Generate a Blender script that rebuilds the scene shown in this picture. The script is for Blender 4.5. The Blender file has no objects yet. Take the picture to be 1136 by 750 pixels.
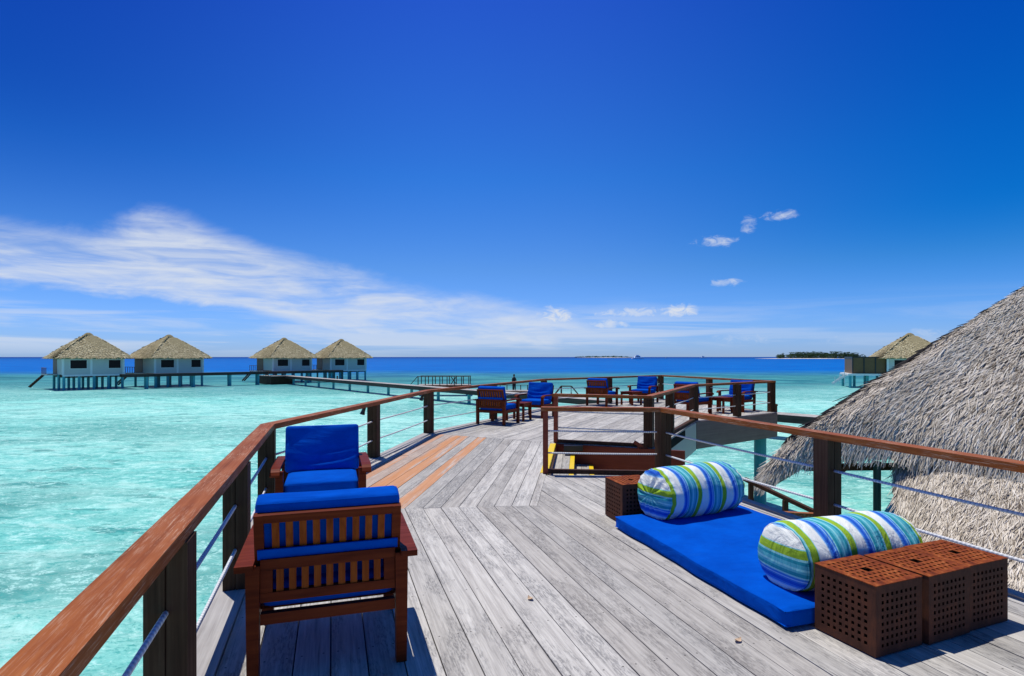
import bpy, bmesh, math, random
from mathutils import Vector, Matrix
random.seed(7)
R = math.radians
S = bpy.context.scene
C = S.collection

# ------------------------------------------------------------------ camera
EYE = 1.6                      # eye height above the deck, deck top is z = 0
cam_d = bpy.data.cameras.new('camera')
cam_d.sensor_width = 36
cam_d.lens = 36 * 640 / 1136
cam_d.shift_y = 21 / 1136
cam_d.clip_start = 0.05
cam_d.clip_end = 60000
cam = bpy.data.objects.new('camera', cam_d)
C.objects.link(cam)
cam.location = (0, 0, EYE)
cam.rotation_euler = (R(90), 0, 0)
S.camera = cam

# ------------------------------------------------------------------ exposure
vs = S.view_settings
vs.view_transform = 'Standard'
vs.look = 'None'
vs.exposure = 0.0
vs.gamma = 1.0
vs.use_curve_mapping = False

# ------------------------------------------------------------------ sun
SUN_EL, SUN_H = R(74), Vector((-0.70, 0.714, 0))
sdir = Vector((SUN_H.x * math.cos(SUN_EL), SUN_H.y * math.cos(SUN_EL), math.sin(SUN_EL))).normalized()
sun_d = bpy.data.lights.new('sun', 'SUN')
sun_d.energy = 4.2
sun_d.angle = R(0.5)
sun_d.color = (1.0, 0.955, 0.87)
sun = bpy.data.objects.new('sun', sun_d)
C.objects.link(sun)
sun.rotation_euler = (-sdir).to_track_quat('-Z', 'Y').to_euler()
sun.location = (0, 0, 30)


# ------------------------------------------------------------------ node helpers
class NT:
    def __init__(self, tree):
        self.t = tree
        self.n = tree.nodes
        self.l = tree.links

    def put(self, sock, v):
        if isinstance(v, bpy.types.NodeSocket):
            self.l.new(v, sock)
        else:
            sock.default_value = v

    def math(self, op, a, b=None, c=None, clamp=False):
        n = self.n.new('ShaderNodeMath')
        n.operation = op
        n.use_clamp = clamp
        self.put(n.inputs[0], a)
        if b is not None:
            self.put(n.inputs[1], b)
        if c is not None:
            self.put(n.inputs[2], c)
        return n.outputs[0]

    def map(self, v, a, b, c=0.0, d=1.0, smooth=False):
        n = self.n.new('ShaderNodeMapRange')
        n.interpolation_type = 'SMOOTHSTEP' if smooth else 'LINEAR'
        n.clamp = True
        self.put(n.inputs[0], v)
        for i, x in enumerate((a, b, c, d)):
            self.put(n.inputs[1 + i], x)
        return n.outputs[0]

    def mix(self, f, a, b, mode='MIX'):
        n = self.n.new('ShaderNodeMix')
        n.data_type = 'RGBA'
        n.blend_type = mode
        n.clamp_factor = True
        self.put(n.inputs[0], f)
        self.put(n.inputs[6], a if isinstance(a, bpy.types.NodeSocket) else (*a, 1))
        self.put(n.inputs[7], b if isinstance(b, bpy.types.NodeSocket) else (*b, 1))
        return n.outputs[2]

    def noise(self, vec, scale, detail=3, rough=0.55, dist=0.0):
        n = self.n.new('ShaderNodeTexNoise')
        self.put(n.inputs['Vector'], vec)
        n.inputs['Scale'].default_value = scale
        n.inputs['Detail'].default_value = detail
        n.inputs['Roughness'].default_value = rough
        n.inputs['Distortion'].default_value = dist
        return n.outputs[0]

    def vmap(self, vec, scale=(1, 1, 1), loc=(0, 0, 0), rot=(0, 0, 0)):
        n = self.n.new('ShaderNodeMapping')
        self.put(n.inputs['Vector'], vec)
        n.inputs['Scale'].default_value = scale
        n.inputs['Location'].default_value = loc
        n.inputs['Rotation'].default_value = rot
        return n.outputs[0]

    def comb(self, x, y, z=0.0):
        n = self.n.new('ShaderNodeCombineXYZ')
        self.put(n.inputs[0], x)
        self.put(n.inputs[1], y)
        self.put(n.inputs[2], z)
        return n.outputs[0]

    def sep(self, v):
        n = self.n.new('ShaderNodeSeparateXYZ')
        self.put(n.inputs[0], v)
        return n.outputs

    def coord(self, which='Object'):
        return self.n.new('ShaderNodeTexCoord').outputs[which]

    def attr(self, name):
        n = self.n.new('ShaderNodeAttribute')
        n.attribute_name = name
        return n.outputs['Fac']

    def ramp(self, f, stops, interp='LINEAR'):
        n = self.n.new('ShaderNodeValToRGB')
        self.put(n.inputs[0], f)
        cr = n.color_ramp
        cr.interpolation = interp
        while len(cr.elements) < len(stops):
            cr.elements.new(0.5)
        for e, (p, c) in zip(cr.elements, stops):
            e.position = p
            e.color = (*c, 1)
        return n.outputs[0]

    def bump(self, h, strength=0.3, dist=0.01):
        n = self.n.new('ShaderNodeBump')
        n.inputs['Strength'].default_value = strength
        n.inputs['Distance'].default_value = dist
        self.put(n.inputs['Height'], h)
        return n.outputs[0]

    def curve(self, v, pts):
        n = self.n.new('ShaderNodeFloatCurve')
        self.put(n.inputs['Value'], v)
        c = n.mapping.curves[0]
        while len(c.points) < len(pts):
            c.points.new(0.5, 0.5)
        for p, (x, y) in zip(c.points, pts):
            p.location = (x, y)
        n.mapping.update()
        return n.outputs[0]


def lin(r, g, b):
    f = lambda c: c / 12.92 if c <= 0.04045 else ((c + 0.055) / 1.055) ** 2.4
    return tuple(f(x / 255) for x in (r, g, b))


def new_mat(name, rough=0.6, spec=0.5):
    m = bpy.data.materials.new(name)
    m.use_nodes = True
    t = NT(m.node_tree)
    b = m.node_tree.nodes['Principled BSDF']
    b.inputs['Roughness'].default_value = rough
    b.inputs['Specular IOR Level'].default_value = spec
    return m, t, b


# ------------------------------------------------------------------ sky
W = bpy.data.worlds.new('World')
S.world = W
W.use_nodes = True
w = NT(W.node_tree)
bg = W.node_tree.nodes['Background']
sky = w.n.new('ShaderNodeTexSky')
sky.sky_type = 'NISHITA'
sky.sun_disc = False
sky.sun_elevation = SUN_EL
sky.sun_rotation = math.atan2(SUN_H.x, SUN_H.y)
sky.altitude = 0
sky.air_density = 1.0
sky.dust_density = 0.15
sky.ozone_density = 1.5
gx, gy, gz = w.sep(w.coord('Generated'))
az = w.math('MULTIPLY', w.math('ARCTAN2', gx, gy), 57.29578)
el = w.math('MULTIPLY', w.math('ARCSINE', gz), 57.29578)
hs = w.n.new('ShaderNodeHueSaturation')
hs.inputs['Saturation'].default_value = 1.15
hs.inputs['Value'].default_value = 1.4
w.l.new(sky.outputs[0], hs.inputs['Color'])
skyc = hs.outputs[0]
# deeper, polarised blue to mid sky; paler and neutral overhead, set for fill light
deep = w.ramp(w.map(el, 0, 90), [(0.0, (0.243, 0.40, 0.943)), (0.095, (0.214, 0.397, 0.73)), (0.19, (0.117, 0.37, 0.764)),
                                 (0.35, (0.10, 0.26, 0.78)), (0.48, (0.14, 0.28, 0.72)), (0.68, (0.62, 0.64, 0.66))])
skyc = w.mix(1.0, skyc, deep, 'MULTIPLY')
side_l = w.math('MULTIPLY', w.map(az, -2, -46, 0, 1, True), w.map(el, 1.0, 22.0, 0, 1, True))
side_r = w.math('MULTIPLY', w.map(az, 2, 42, 0, 1, True), w.map(el, 0.5, 13.0, 0, 1, True))
skyc = w.mix(side_l, skyc, w.mix(1.0, skyc, (0.22, 0.46, 0.66), 'MULTIPLY'))
skyc = w.mix(side_r, skyc, w.mix(1.0, skyc, (0.06, 0.72, 0.86), 'MULTIPLY'))
# streaked cirrus: a long band falling towards the right
cv = w.comb(az, el)
warp = w.noise(w.vmap(cv, (0.07, 0.17, 1)), 1.0, 7, 0.62, 0.8)
n1 = w.noise(w.vmap(cv, (0.045, 0.33, 1), (0, 0, 0), (0, 0, R(11))), 1.0, 9, 0.56, 1.0)
n2 = w.noise(w.vmap(cv, (0.13, 0.70, 1), (3, 5, 0), (0, 0, R(17))), 1.0, 10, 0.60, 0.9)
t_az = w.map(az, -60, 40)
elw = w.math('ADD', el, w.math('MULTIPLY', w.math('SUBTRACT', warp, 0.5), 4.5))
top = w.math('MULTIPLY', w.curve(t_az, [(0.0, 0.46), (0.18, 0.50), (0.235, 0.515), (0.28, 0.60), (0.33, 0.56), (0.39, 0.46), (0.50, 0.34),
                                        (0.62, 0.25), (0.72, 0.15), (1.0, 0.05)]), 20.0)
bot = w.math('MULTIPLY', w.curve(t_az, [(0.0, 0.20), (0.18, 0.235), (0.30, 0.25), (0.38, 0.18), (0.50, 0.07), (0.63, 0.035), (0.8, 0.02), (1.0, 0.02)]), 20.0)
up = w.map(w.math('SUBTRACT', elw, bot), -0.15, 0.9, 0, 1, True)
dn = w.map(w.math('SUBTRACT', top, elw), -0.8, 1.9, 0, 1, True)
body = w.math('MULTIPLY', up, dn)
body = w.math('MULTIPLY', body, w.map(az, 4, 16, 1, 0, True))
strk = w.map(w.math('ADD', w.math('MULTIPLY', n1, 0.6), w.math('MULTIPLY', n2, 0.4)), 0.35, 0.59, 0.20, 1.0, True)
cir = w.math('MULTIPLY', body, strk)
cir = w.math('MULTIPLY', cir, w.map(az, -25, 10, 0.92, 0.80))
# thin lower streaks near the horizon
n3 = w.noise(w.vmap(cv, (0.045, 0.75, 1), (9, 2, 0), (0, 0, R(3))), 1.0, 7, 0.6, 0.5)
low = w.math('MULTIPLY', w.map(el, 6.5, 1.8, 0, 1, True), w.map(n3, 0.42, 0.62, 0, 0.62, True))
low = w.math('MULTIPLY', low, w.map(az, 8, 30, 1, 0.35, True))
cloud = w.math('MAXIMUM', cir, low)
# small cumulus puffs (azimuth, elevation, half widths, strength)
n4 = w.noise(w.vmap(cv, (0.8, 1.5, 1), (2, 7, 0)), 1.0, 8, 0.68, 0.8)
n4b = w.math('MULTIPLY', w.math('SUBTRACT', n4, 0.5), 2.6)
for (a, e, wa, we, k, bias) in [(*q_, 0.55 if 3 < q_[1] < 5 and q_[4] > 0.6 else 0.0) for q_ in ((19.5, 10.7, 2.1, 0.62, .85), (22.3, 12.0, 0.75, 1.0, .6), (25.0, 12.6, 1.9, 0.50, .8), (20.2, 6.9, 1.8, 0.42, .75),
                          (16.3, 4.45, 2.0, 0.62, 1.0), (12.3, 4.3, 4.2, 0.50, .75), (9.5, 3.25, 2.1, 0.50, .8), (4.2, 4.05, 1.9, .85, 1.0),
                          (22.0, 1.75, 3.6, .80, .40), (-1.0, 4.0, 1.4, .45, .5), (31.5, 1.6, 4.5, .6, .35), (35.5, 1.9, 1.6, .5, .45))]:
    da = w.math('DIVIDE', w.math('SUBTRACT', az, a), wa)
    de = w.math('DIVIDE', w.math('SUBTRACT', el, e), we)
    r2 = w.math('ADD', w.math('MULTIPLY', da, da), w.math('MULTIPLY', de, de))
    v = w.math('ADD', w.math('SUBTRACT', 0.85 + bias, r2), w.math('MULTIPLY', n4b, 1.7))
    v = w.math('MULTIPLY', w.map(v, -0.1, 1.9, 0, k, True), w.map(r2, 1.0, 3.6, 1, 0, True))
    cloud = w.math('MAXIMUM', cloud, v)
cloud = w.math('MULTIPLY', cloud, w.map(el, 0.2, 1.2, 0.2, 1))
cloud = w.math('MULTIPLY', cloud, w.math('GREATER_THAN', gy, -0.2))
SKY_CLOUD = (5.6, 6.1, 7.0)
skyc = w.mix(cloud, skyc, SKY_CLOUD)
w.l.new(skyc, bg.inputs['Color'])
bg.inputs['Strength'].default_value = 0.12


# ------------------------------------------------------------------ mesh helpers
def finish(bm, name, mat, parent=None, loc=None, rotz=None, smooth=False, bevel=0.0, seg=1):
    if bevel:
        bmesh.ops.bevel(bm, geom=[e for e in bm.edges if e.is_manifold and e.calc_face_angle(0) > 0.5], offset=bevel, segments=seg,
                        profile=0.6, affect='EDGES', clamp_overlap=True)
    bmesh.ops.recalc_face_normals(bm, faces=bm.faces[:])
    me = bpy.data.meshes.new(name)
    bm.to_mesh(me)
    bm.free()
    for p in me.polygons:
        p.use_smooth = smooth
    mats = mat if isinstance(mat, (list, tuple)) else [mat]
    for m in mats:
        me.materials.append(m)
    o = bpy.data.objects.new(name, me)
    C.objects.link(o)
    if parent:
        o.parent = parent
    if loc is not None:
        o.location = loc
    if rotz is not None:
        o.rotation_euler = (0, 0, rotz)
    return o


def box(bm, x0, x1, y0, y1, z0, z1, M=None, mi=0):
    vs_ = [bm.verts.new((x, y, z)) for x in (x0, x1) for y in (y0, y1) for z in (z0, z1)]
    if M is not None:
        for v in vs_:
            v.co = M @ v.co
    fs = [(0, 1, 3, 2), (4, 6, 7, 5), (0, 4, 5, 1), (2, 3, 7, 6), (0, 2, 6, 4), (1, 5, 7, 3)]
    out = []
    for f in fs:
        fa = bm.faces.new([vs_[i] for i in f])
        fa.material_index = mi
        out.append(fa)
    return out


def bar(bm, p, q, wd, ht, up=Vector((0, 0, 1))):
    p, q = Vector(p), Vector(q)
    d = (q - p)
    L = d.length
    x = d.normalized()
    y = up.cross(x)
    if y.length < 1e-4:
        y = Vector((0, 1, 0)).cross(x)
    y.normalize()
    z = x.cross(y)
    M = Matrix((x, y, z)).transposed().to_4x4()
    M.translation = p
    return box(bm, 0, L, -wd / 2, wd / 2, -ht / 2, ht / 2, M)


def tube(bm, pts, r, n=8, cap=True):
    pts = [Vector(p) for p in pts]
    rs = r if isinstance(r, (list, tuple)) else [r] * len(pts)
    rings = []
    for i, p in enumerate(pts):
        d = (pts[min(i + 1, len(pts) - 1)] - pts[max(i - 1, 0)]).normalized()
        a = d.orthogonal().normalized() if abs(d.z) > 0.95 else Vector((0, 0, 1)).cross(d).normalized()
        b = d.cross(a)
        rings.append([bm.verts.new(p + (a * math.cos(2 * math.pi * k / n) + b * math.sin(2 * math.pi * k / n)) * rs[i]) for k in range(n)])
    for i in range(len(rings) - 1):
        for k in range(n):
            bm.faces.new((rings[i][k], rings[i][(k + 1) % n], rings[i + 1][(k + 1) % n], rings[i + 1][k]))
    if cap:
        bm.faces.new(rings[0][::-1])
        bm.faces.new(rings[-1])


def tag(o, label=None, cat=None, group=None, kind=None):
    if label:
        o['label'] = label
    if cat:
        o['category'] = cat
    if group:
        o['group'] = group
    if kind:
        o['kind'] = kind
    return o


def empty(name, loc=(0, 0, 0), rotz=0.0):
    o = bpy.data.objects.new(name, None)
    C.objects.link(o)
    o.location = loc
    o.rotation_euler = (0, 0, rotz)
    o.empty_display_size = 0.2
    return o


def copy_tree(o, parent=None):
    c = o.copy()
    C.objects.link(c)
    if parent:
        c.parent = parent
    for ch in list(o.children):
        copy_tree(ch, c)
    return c


def clip(poly, n, d):
    """keep the side where n.p <= d of a polygon of 2D points"""
    out = []
    for i in range(len(poly)):
        a, b = poly[i], poly[(i + 1) % len(poly)]
        da = n[0] * a[0] + n[1] * a[1] - d
        db = n[0] * b[0] + n[1] * b[1] - d
        if da <= 0:
            out.append(a)
        if (da < 0 < db) or (db < 0 < da):
            t = da / (da - db)
            out.append((a[0] + (b[0] - a[0]) * t, a[1] + (b[1] - a[1]) * t))
    return out


# ------------------------------------------------------------------ materials
def wood_mat(name, cols, rough=0.55, spec=0.4, axis=0, grain=30.0, along=1.2, wear=None, bump=0.25, bevel_worn=0.0):
    m, t, b = new_mat(name, rough, spec)
    co = t.coord('Object')
    info = t.n.new('ShaderNodeObjectInfo').outputs['Random']
    sc = [grain, grain, grain]
    sc[axis] = along
    off = t.comb(t.math('MULTIPLY', info, 17.0), t.math('MULTIPLY', info, 5.0), t.math('MULTIPLY', info, 9.0))
    va = t.n.new('ShaderNodeVectorMath')
    va.operation = 'ADD'
    t.l.new(t.vmap(co, sc), va.inputs[0])
    t.l.new(off, va.inputs[1])
    n = t.noise(va.outputs[0], 1.0, 6, 0.6, 0.3)
    n2 = t.noise(co, 3.0, 4, 0.6)
    f = t.math('ADD', t.math('MULTIPLY', n, 0.75), t.math('MULTIPLY', n2, 0.35))
    col = t.ramp(f, [(0.32, cols[0]), (0.52, cols[1]), (0.75, cols[2])])
    if wear:
        wn = t.noise(t.vmap(co, [(130 if i != axis else 7) for i in range(3)]), 1.0, 6, 0.72)
        wn2 = t.noise(co, 2.2, 3, 0.5)
        wf = t.math('MULTIPLY', t.map(wn, 0.52, 0.60), t.map(wn2, 0.40, 0.60))
        col = t.mix(t.math('MULTIPLY', wf, 0.8), col, wear)
    t.l.new(col, b.inputs['Base Color'])
    t.l.new(t.map(f, 0.3, 0.8, rough + 0.1, rough - 0.12), b.inputs['Roughness'])
    t.l.new(t.bump(f, bump, 0.006), b.inputs['Normal'])
    return m


M_RAIL = wood_mat('handrail wood', [(0.13, 0.030, 0.008), (0.27, 0.072, 0.015), (0.40, 0.130, 0.030)], 0.55, 0.12, 0, 34, 1.0, wear=(0.52, 0.34, 0.23))
M_POST = wood_mat('dark stained post wood', [(0.034, 0.016, 0.009), (0.062, 0.029, 0.016), (0.095, 0.050, 0.030)], 0.65, 0.12, 2, 40, 1.5)
M_CHAIR = wood_mat('mahogany chair wood', [(0.065, 0.0095, 0.003), (0.125, 0.018, 0.0045), (0.19, 0.034, 0.008)], 0.5, 0.10, 0, 40, 2.5, bump=0.12)
M_SLAT = wood_mat('oiled slat wood', [(0.13, 0.022, 0.004), (0.25, 0.050, 0.006), (0.36, 0.088, 0.012)], 0.5, 0.10, 2, 40, 2.5, bump=0.12)
M_FASCIA = wood_mat('dark fascia board', [(0.20, 0.145, 0.13), (0.24, 0.178, 0.162), (0.28, 0.215, 0.195)], 0.7, 0.2, 0, 20, 0.7)
M_BROWN = wood_mat('red brown painted board', [(0.16, 0.030, 0.014), (0.21, 0.041, 0.019), (0.26, 0.056, 0.028)], 0.5, 0.25, 0, 16, 0.8)
M_JETTY = wood_mat('jetty side board', [(0.022, 0.017, 0.014), (0.040, 0.030, 0.024), (0.07, 0.055, 0.045)], 0.7, 0.3, 0, 10, 0.3)


def deck_mat():
    m, t, b = new_mat('weathered grey decking', 0.72, 0.25)
    co = t.coord('Object')
    rnd = t.attr('rnd')
    new = t.attr('fresh')
    x, y, z = t.sep(co)
    # each plank is shifted along itself so that no grain runs on across a joint
    yy = t.math('ADD', y, t.math('MULTIPLY', rnd, 37.0))
    v = t.comb(x, yy, t.math('MULTIPLY', rnd, 11.0))
    g1 = t.noise(t.vmap(v, (42, 1.6, 1)), 1.0, 7, 0.62, 0.6)
    g2 = t.noise(t.vmap(v, (150, 5, 1)), 1.0, 4, 0.6)
    blot = t.noise(t.vmap(v, (5, 1.5, 1)), 1.0, 5, 0.65, 0.4)
    base = t.ramp(g1, [(0.28, (0.25, 0.24, 0.235)), (0.45, (0.40, 0.385, 0.375)), (0.60, (0.50, 0.485, 0.47)), (0.78, (0.58, 0.565, 0.55))])
    # bleached and darker, rain-etched patches
    rough_p = t.map(blot, 0.44, 0.58, 0, 1, True)
    spk = t.noise(t.vmap(v, (95, 17, 1)), 1.0, 5, 0.72)
    etched = t.math('MULTIPLY', t.map(spk, 0.47, 0.58, 0, 1, True), rough_p)
    base = t.mix(t.math('MULTIPLY', rough_p, 0.16), base, (0.27, 0.27, 0.275))
    base = t.mix(t.math('MULTIPLY', etched, 0.62), base, (0.12, 0.12, 0.13))
    knot = t.map(t.noise(t.vmap(v, (14, 5, 1), (2, 3, 0)), 1.0, 2, 0.5), 0.76, 0.80, 0, 0.8, True)
    base = t.mix(knot, base, (0.10, 0.085, 0.075))
    crack = t.map(t.noise(t.vmap(v, (60, 0.9, 1), (4, 4, 0)), 1.0, 6, 0.7), 0.62, 0.68, 0, 0.55, True)
    base = t.mix(crack, base, (0.07, 0.065, 0.065))
    pale = t.map(t.noise(t.vmap(v, (9, 1.1, 1), (8, 1, 0)), 1.0, 6, 0.7), 0.52, 0.70, 0, 0.5, True)
    base = t.mix(pale, base, (0.66, 0.645, 0.63))
    base = t.mix(t.map(g2, 0.35, 0.7, 0.0, 0.28), base, (0.17, 0.165, 0.165))
    tone = t.map(rnd, 0, 1, 0.92, 1.30)
    base = t.mix(1.0, base, t.comb(tone, t.math('MULTIPLY', tone, 0.99), t.math('MULTIPLY', tone, 0.945)), 'MULTIPLY')
    warm = t.math('FRACT', t.math('MULTIPLY', rnd, 7.31))
    base = t.mix(t.math('MULTIPLY', warm, 0.12), base, (0.42, 0.34, 0.26))
    # pairs of screw heads where the boards cross the joists
    px_ = t.math('ABSOLUTE', t.math('SUBTRACT', t.math('SUBTRACT', x, t.attr('board')), 0.089))
    py_ = t.math('MULTIPLY', t.math('SUBTRACT', t.math('FRACT', t.math('DIVIDE', y, 0.6)), 0.5), 0.6)
    ddx = t.math('SUBTRACT', px_, 0.055)
    rr_ = t.math('SQRT', t.math('ADD', t.math('MULTIPLY', ddx, ddx), t.math('MULTIPLY', py_, py_)))
    base = t.mix(t.map(rr_, 0.004, 0.0065, 0.85, 0.0), base, (0.05, 0.045, 0.042))
    # worn new planks keep their orange in the middle of the run
    onoise = t.noise(t.vmap(v, (10, 0.55, 1)), 1.0, 5, 0.6)
    mid = t.math('MULTIPLY', t.map(onoise, 0.34, 0.52, 0.25, 1, True), new)
    orange = t.mix(g1, (0.42, 0.17, 0.065), (0.66, 0.34, 0.17))
    base = t.mix(mid, base, orange)
    t.l.new(base, b.inputs['Base Color'])
    h = t.math('SUBTRACT', t.math('ADD', g1, t.math('MULTIPLY', g2, 0.35)), t.math('MULTIPLY', t.math('ADD', etched, crack), 0.5))
    t.l.new(t.bump(h, 0.45, 0.004), b.inputs['Normal'])
    return m


M_DECK = deck_mat()
M_GAP, _t, _b = new_mat('dark gap shade', 0.9, 0.1)
_b.inputs['Base Color'].default_value = (0.012, 0.012, 0.012, 1)


def plain(name, col, rough=0.5, spec=0.4, var=0.15, scale=6.0, metal=0.0, bump=0.0):
    m, t, b = new_mat(name, rough, spec)
    n = t.noise(t.coord('Object'), scale, 5, 0.6)
    lo = tuple(c * (1 - var) for c in col)
    hi = tuple(min(1, c * (1 + var)) for c in col)
    t.l.new(t.mix(n, lo, hi), b.inputs['Base Color'])
    b.inputs['Metallic'].default_value = metal
    if bump:
        t.l.new(t.bump(n, bump, 0.01), b.inputs['Normal'])
    return m


def fabric_mat(name, c0, c1):
    m, t, b = new_mat(name, 0.95, 0.04)
    co = t.coord('Object')
    n = t.noise(co, 5.0, 4, 0.6)
    fine = t.noise(co, 260.0, 2, 0.6)
    smear = t.noise(t.vmap(co, (3, 9, 9), (0, 0, 0), (0, 0, 0.5)), 1.0, 6, 0.7)
    col = t.mix(t.map(n, 0.3, 0.7), c0, c1)
    col = t.mix(t.map(smear, 0.60, 0.78, 0, 0.16), col, (0.02, 0.17, 0.62))
    t.l.new(col, b.inputs['Base Color'])
    wr = t.noise(t.vmap(co, (2.2, 5, 7)), 1.0, 3, 0.5, 0.8)
    h = t.math('ADD', t.math('MULTIPLY', fine, 0.05), wr)
    t.l.new(t.bump(h, 0.65, 0.035), b.inputs['Normal'])
    return m


M_BLUE = fabric_mat('royal blue canvas', (0.0, 0.062, 0.42), (0.0, 0.088, 0.54))
M_ROPE, _t, _b = new_mat('white rail rope', 0.6, 0.3)
_co = _t.coord('Object')
_wv = _t.n.new('ShaderNodeTexWave')
_t.l.new(_t.vmap(_co, (1, 0.35, 0.35), (0, 0, 0), (0, 0, 0.7)), _wv.inputs['Vector'])
_wv.inputs['Scale'].default_value = 14.0
_t.l.new(_t.mix(_wv.outputs['Fac'], (0.50, 0.52, 0.55), (0.78, 0.79, 0.80)), _b.inputs['Base Color'])
_t.l.new(_t.bump(_wv.outputs['Fac'], 0.6, 0.004), _b.inputs['Normal'])
M_BLACK = plain('black metal', (0.012, 0.012, 0.013), 0.4, 0.5)
M_TEAL = plain('teal painted pile', (0.065, 0.37, 0.41), 0.5, 0.3, 0.2, 3.0)
M_GREENP = plain('dark green painted post', (0.012, 0.045, 0.042), 0.5, 0.4)
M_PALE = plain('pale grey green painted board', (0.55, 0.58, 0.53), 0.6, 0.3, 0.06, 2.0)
M_WALL = plain('off white boarded wall', (0.56, 0.565, 0.54), 0.7, 0.15, 0.06, 1.2)
M_TRIM = plain('white painted trim', (0.78, 0.79, 0.78), 0.5, 0.4, 0.04)
M_GLASS = plain('dark window glass', (0.016, 0.010, 0.012), 0.3, 0.12, 0.3)
M_DOOR = plain('brown timber door', (0.17, 0.085, 0.028), 0.5, 0.4, 0.3, 3.0)
M_YELLOW = plain('yellow safety paint', (0.80, 0.56, 0.012), 0.5, 0.4, 0.1, 12)
M_WHITE = plain('white boat paint', (0.82, 0.83, 0.84), 0.35, 0.5, 0.05)
M_SAND = plain('white beach sand', (0.72, 0.68, 0.58), 0.9, 0.1, 0.08, 0.1)
M_TREES = plain('island trees', (0.050, 0.095, 0.040), 0.8, 0.2, 0.5, 0.12)
M_LEAF = plain('dry leaf', (0.55, 0.40, 0.27), 0.7, 0.2, 0.3, 40)
M_SKIN = plain('tanned skin', (0.22, 0.11, 0.07), 0.6, 0.3)
M_CLOTH = plain('dark clothes', (0.02, 0.022, 0.03), 0.9, 0.1)
M_HAIR = plain('black hair', (0.01, 0.008, 0.007), 0.6, 0.3)


def rust_mat():
    m, t, b = new_mat('rusted sheet steel', 0.75, 0.12)
    co = t.coord('Object')
    gn = t.n.new('ShaderNodeNewGeometry')
    n = t.noise(co, 9.0, 7, 0.65, 0.5)
    n2 = t.noise(t.vmap(co, (60, 60, 14)), 1.0, 5, 0.6)
    side = t.ramp(t.math('ADD', t.math('MULTIPLY', n, 0.6), t.math('MULTIPLY', n2, 0.4)),
                  [(0.30, (0.055, 0.024, 0.016)), (0.5, (0.088, 0.037, 0.024)), (0.66, (0.135, 0.048, 0.026)), (0.78, (0.30, 0.085, 0.024))])
    topc = t.ramp(t.math('ADD', t.math('MULTIPLY', n, 0.5), t.math('MULTIPLY', t.noise(co, 32.0, 6, 0.7, 0.4), 0.5)), [(0.30, (0.055, 0.012, 0.005)), (0.46, (0.17, 0.034, 0.009)), (0.58, (0.30, 0.075, 0.016)), (0.72, (0.50, 0.22, 0.09))])
    t.l.new(t.mix(t.attr('lid'), side, topc), b.inputs['Base Color'])
    t.l.new(t.bump(n2, 0.3, 0.003), b.inputs['Normal'])
    return m


M_RUST = rust_mat()
M_HOLE_SHADE = plain('dark crate hole shade', (0.010, 0.006, 0.005), 0.9, 0.05, 0.4, 30)


def thatch_mat(name, stops, base=False):
    m, t, b = new_mat(name, 0.85, 0.12)
    co = t.coord('Object')
    f = t.attr('rnd')
    n = t.noise(co, 1.3, 4, 0.6)
    if base:
        nn = t.noise(t.vmap(co, (22, 22, 9)), 1.0, 4, 0.7)
        f = t.math('ADD', t.math('MULTIPLY', nn, 0.8), 0.05)
    f2 = t.math('ADD', t.math('MULTIPLY', f, 0.85), t.math('MULTIPLY', t.math('SUBTRACT', n, 0.5), 0.55))
    t.l.new(t.ramp(f2, stops), b.inputs['Base Color'])
    return m


M_THATCH = thatch_mat('weathered grey thatch', [(0.0, (0.20, 0.16, 0.12)), (0.25, (0.46, 0.40, 0.325)), (0.6, (0.66, 0.59, 0.50)), (1.0, (0.82, 0.755, 0.67))])
M_THATCHU = thatch_mat('thatch under layer', [(0.0, (0.13, 0.105, 0.085)), (0.5, (0.28, 0.235, 0.20)), (1.0, (0.42, 0.37, 0.32))], True)
M_STRAW = thatch_mat('bungalow thatch', [(0.0, (0.26, 0.215, 0.12)), (0.4, (0.46, 0.39, 0.23)), (0.75, (0.60, 0.525, 0.33)), (1.0, (0.70, 0.63, 0.43))])
M_STRAWU = thatch_mat('bungalow thatch under layer', [(0.0, (0.20, 0.165, 0.09)), (0.5, (0.34, 0.285, 0.16)), (1.0, (0.46, 0.40, 0.24))], True)


# ------------------------------------------------------------------ sea
SEA = -2.8


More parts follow.
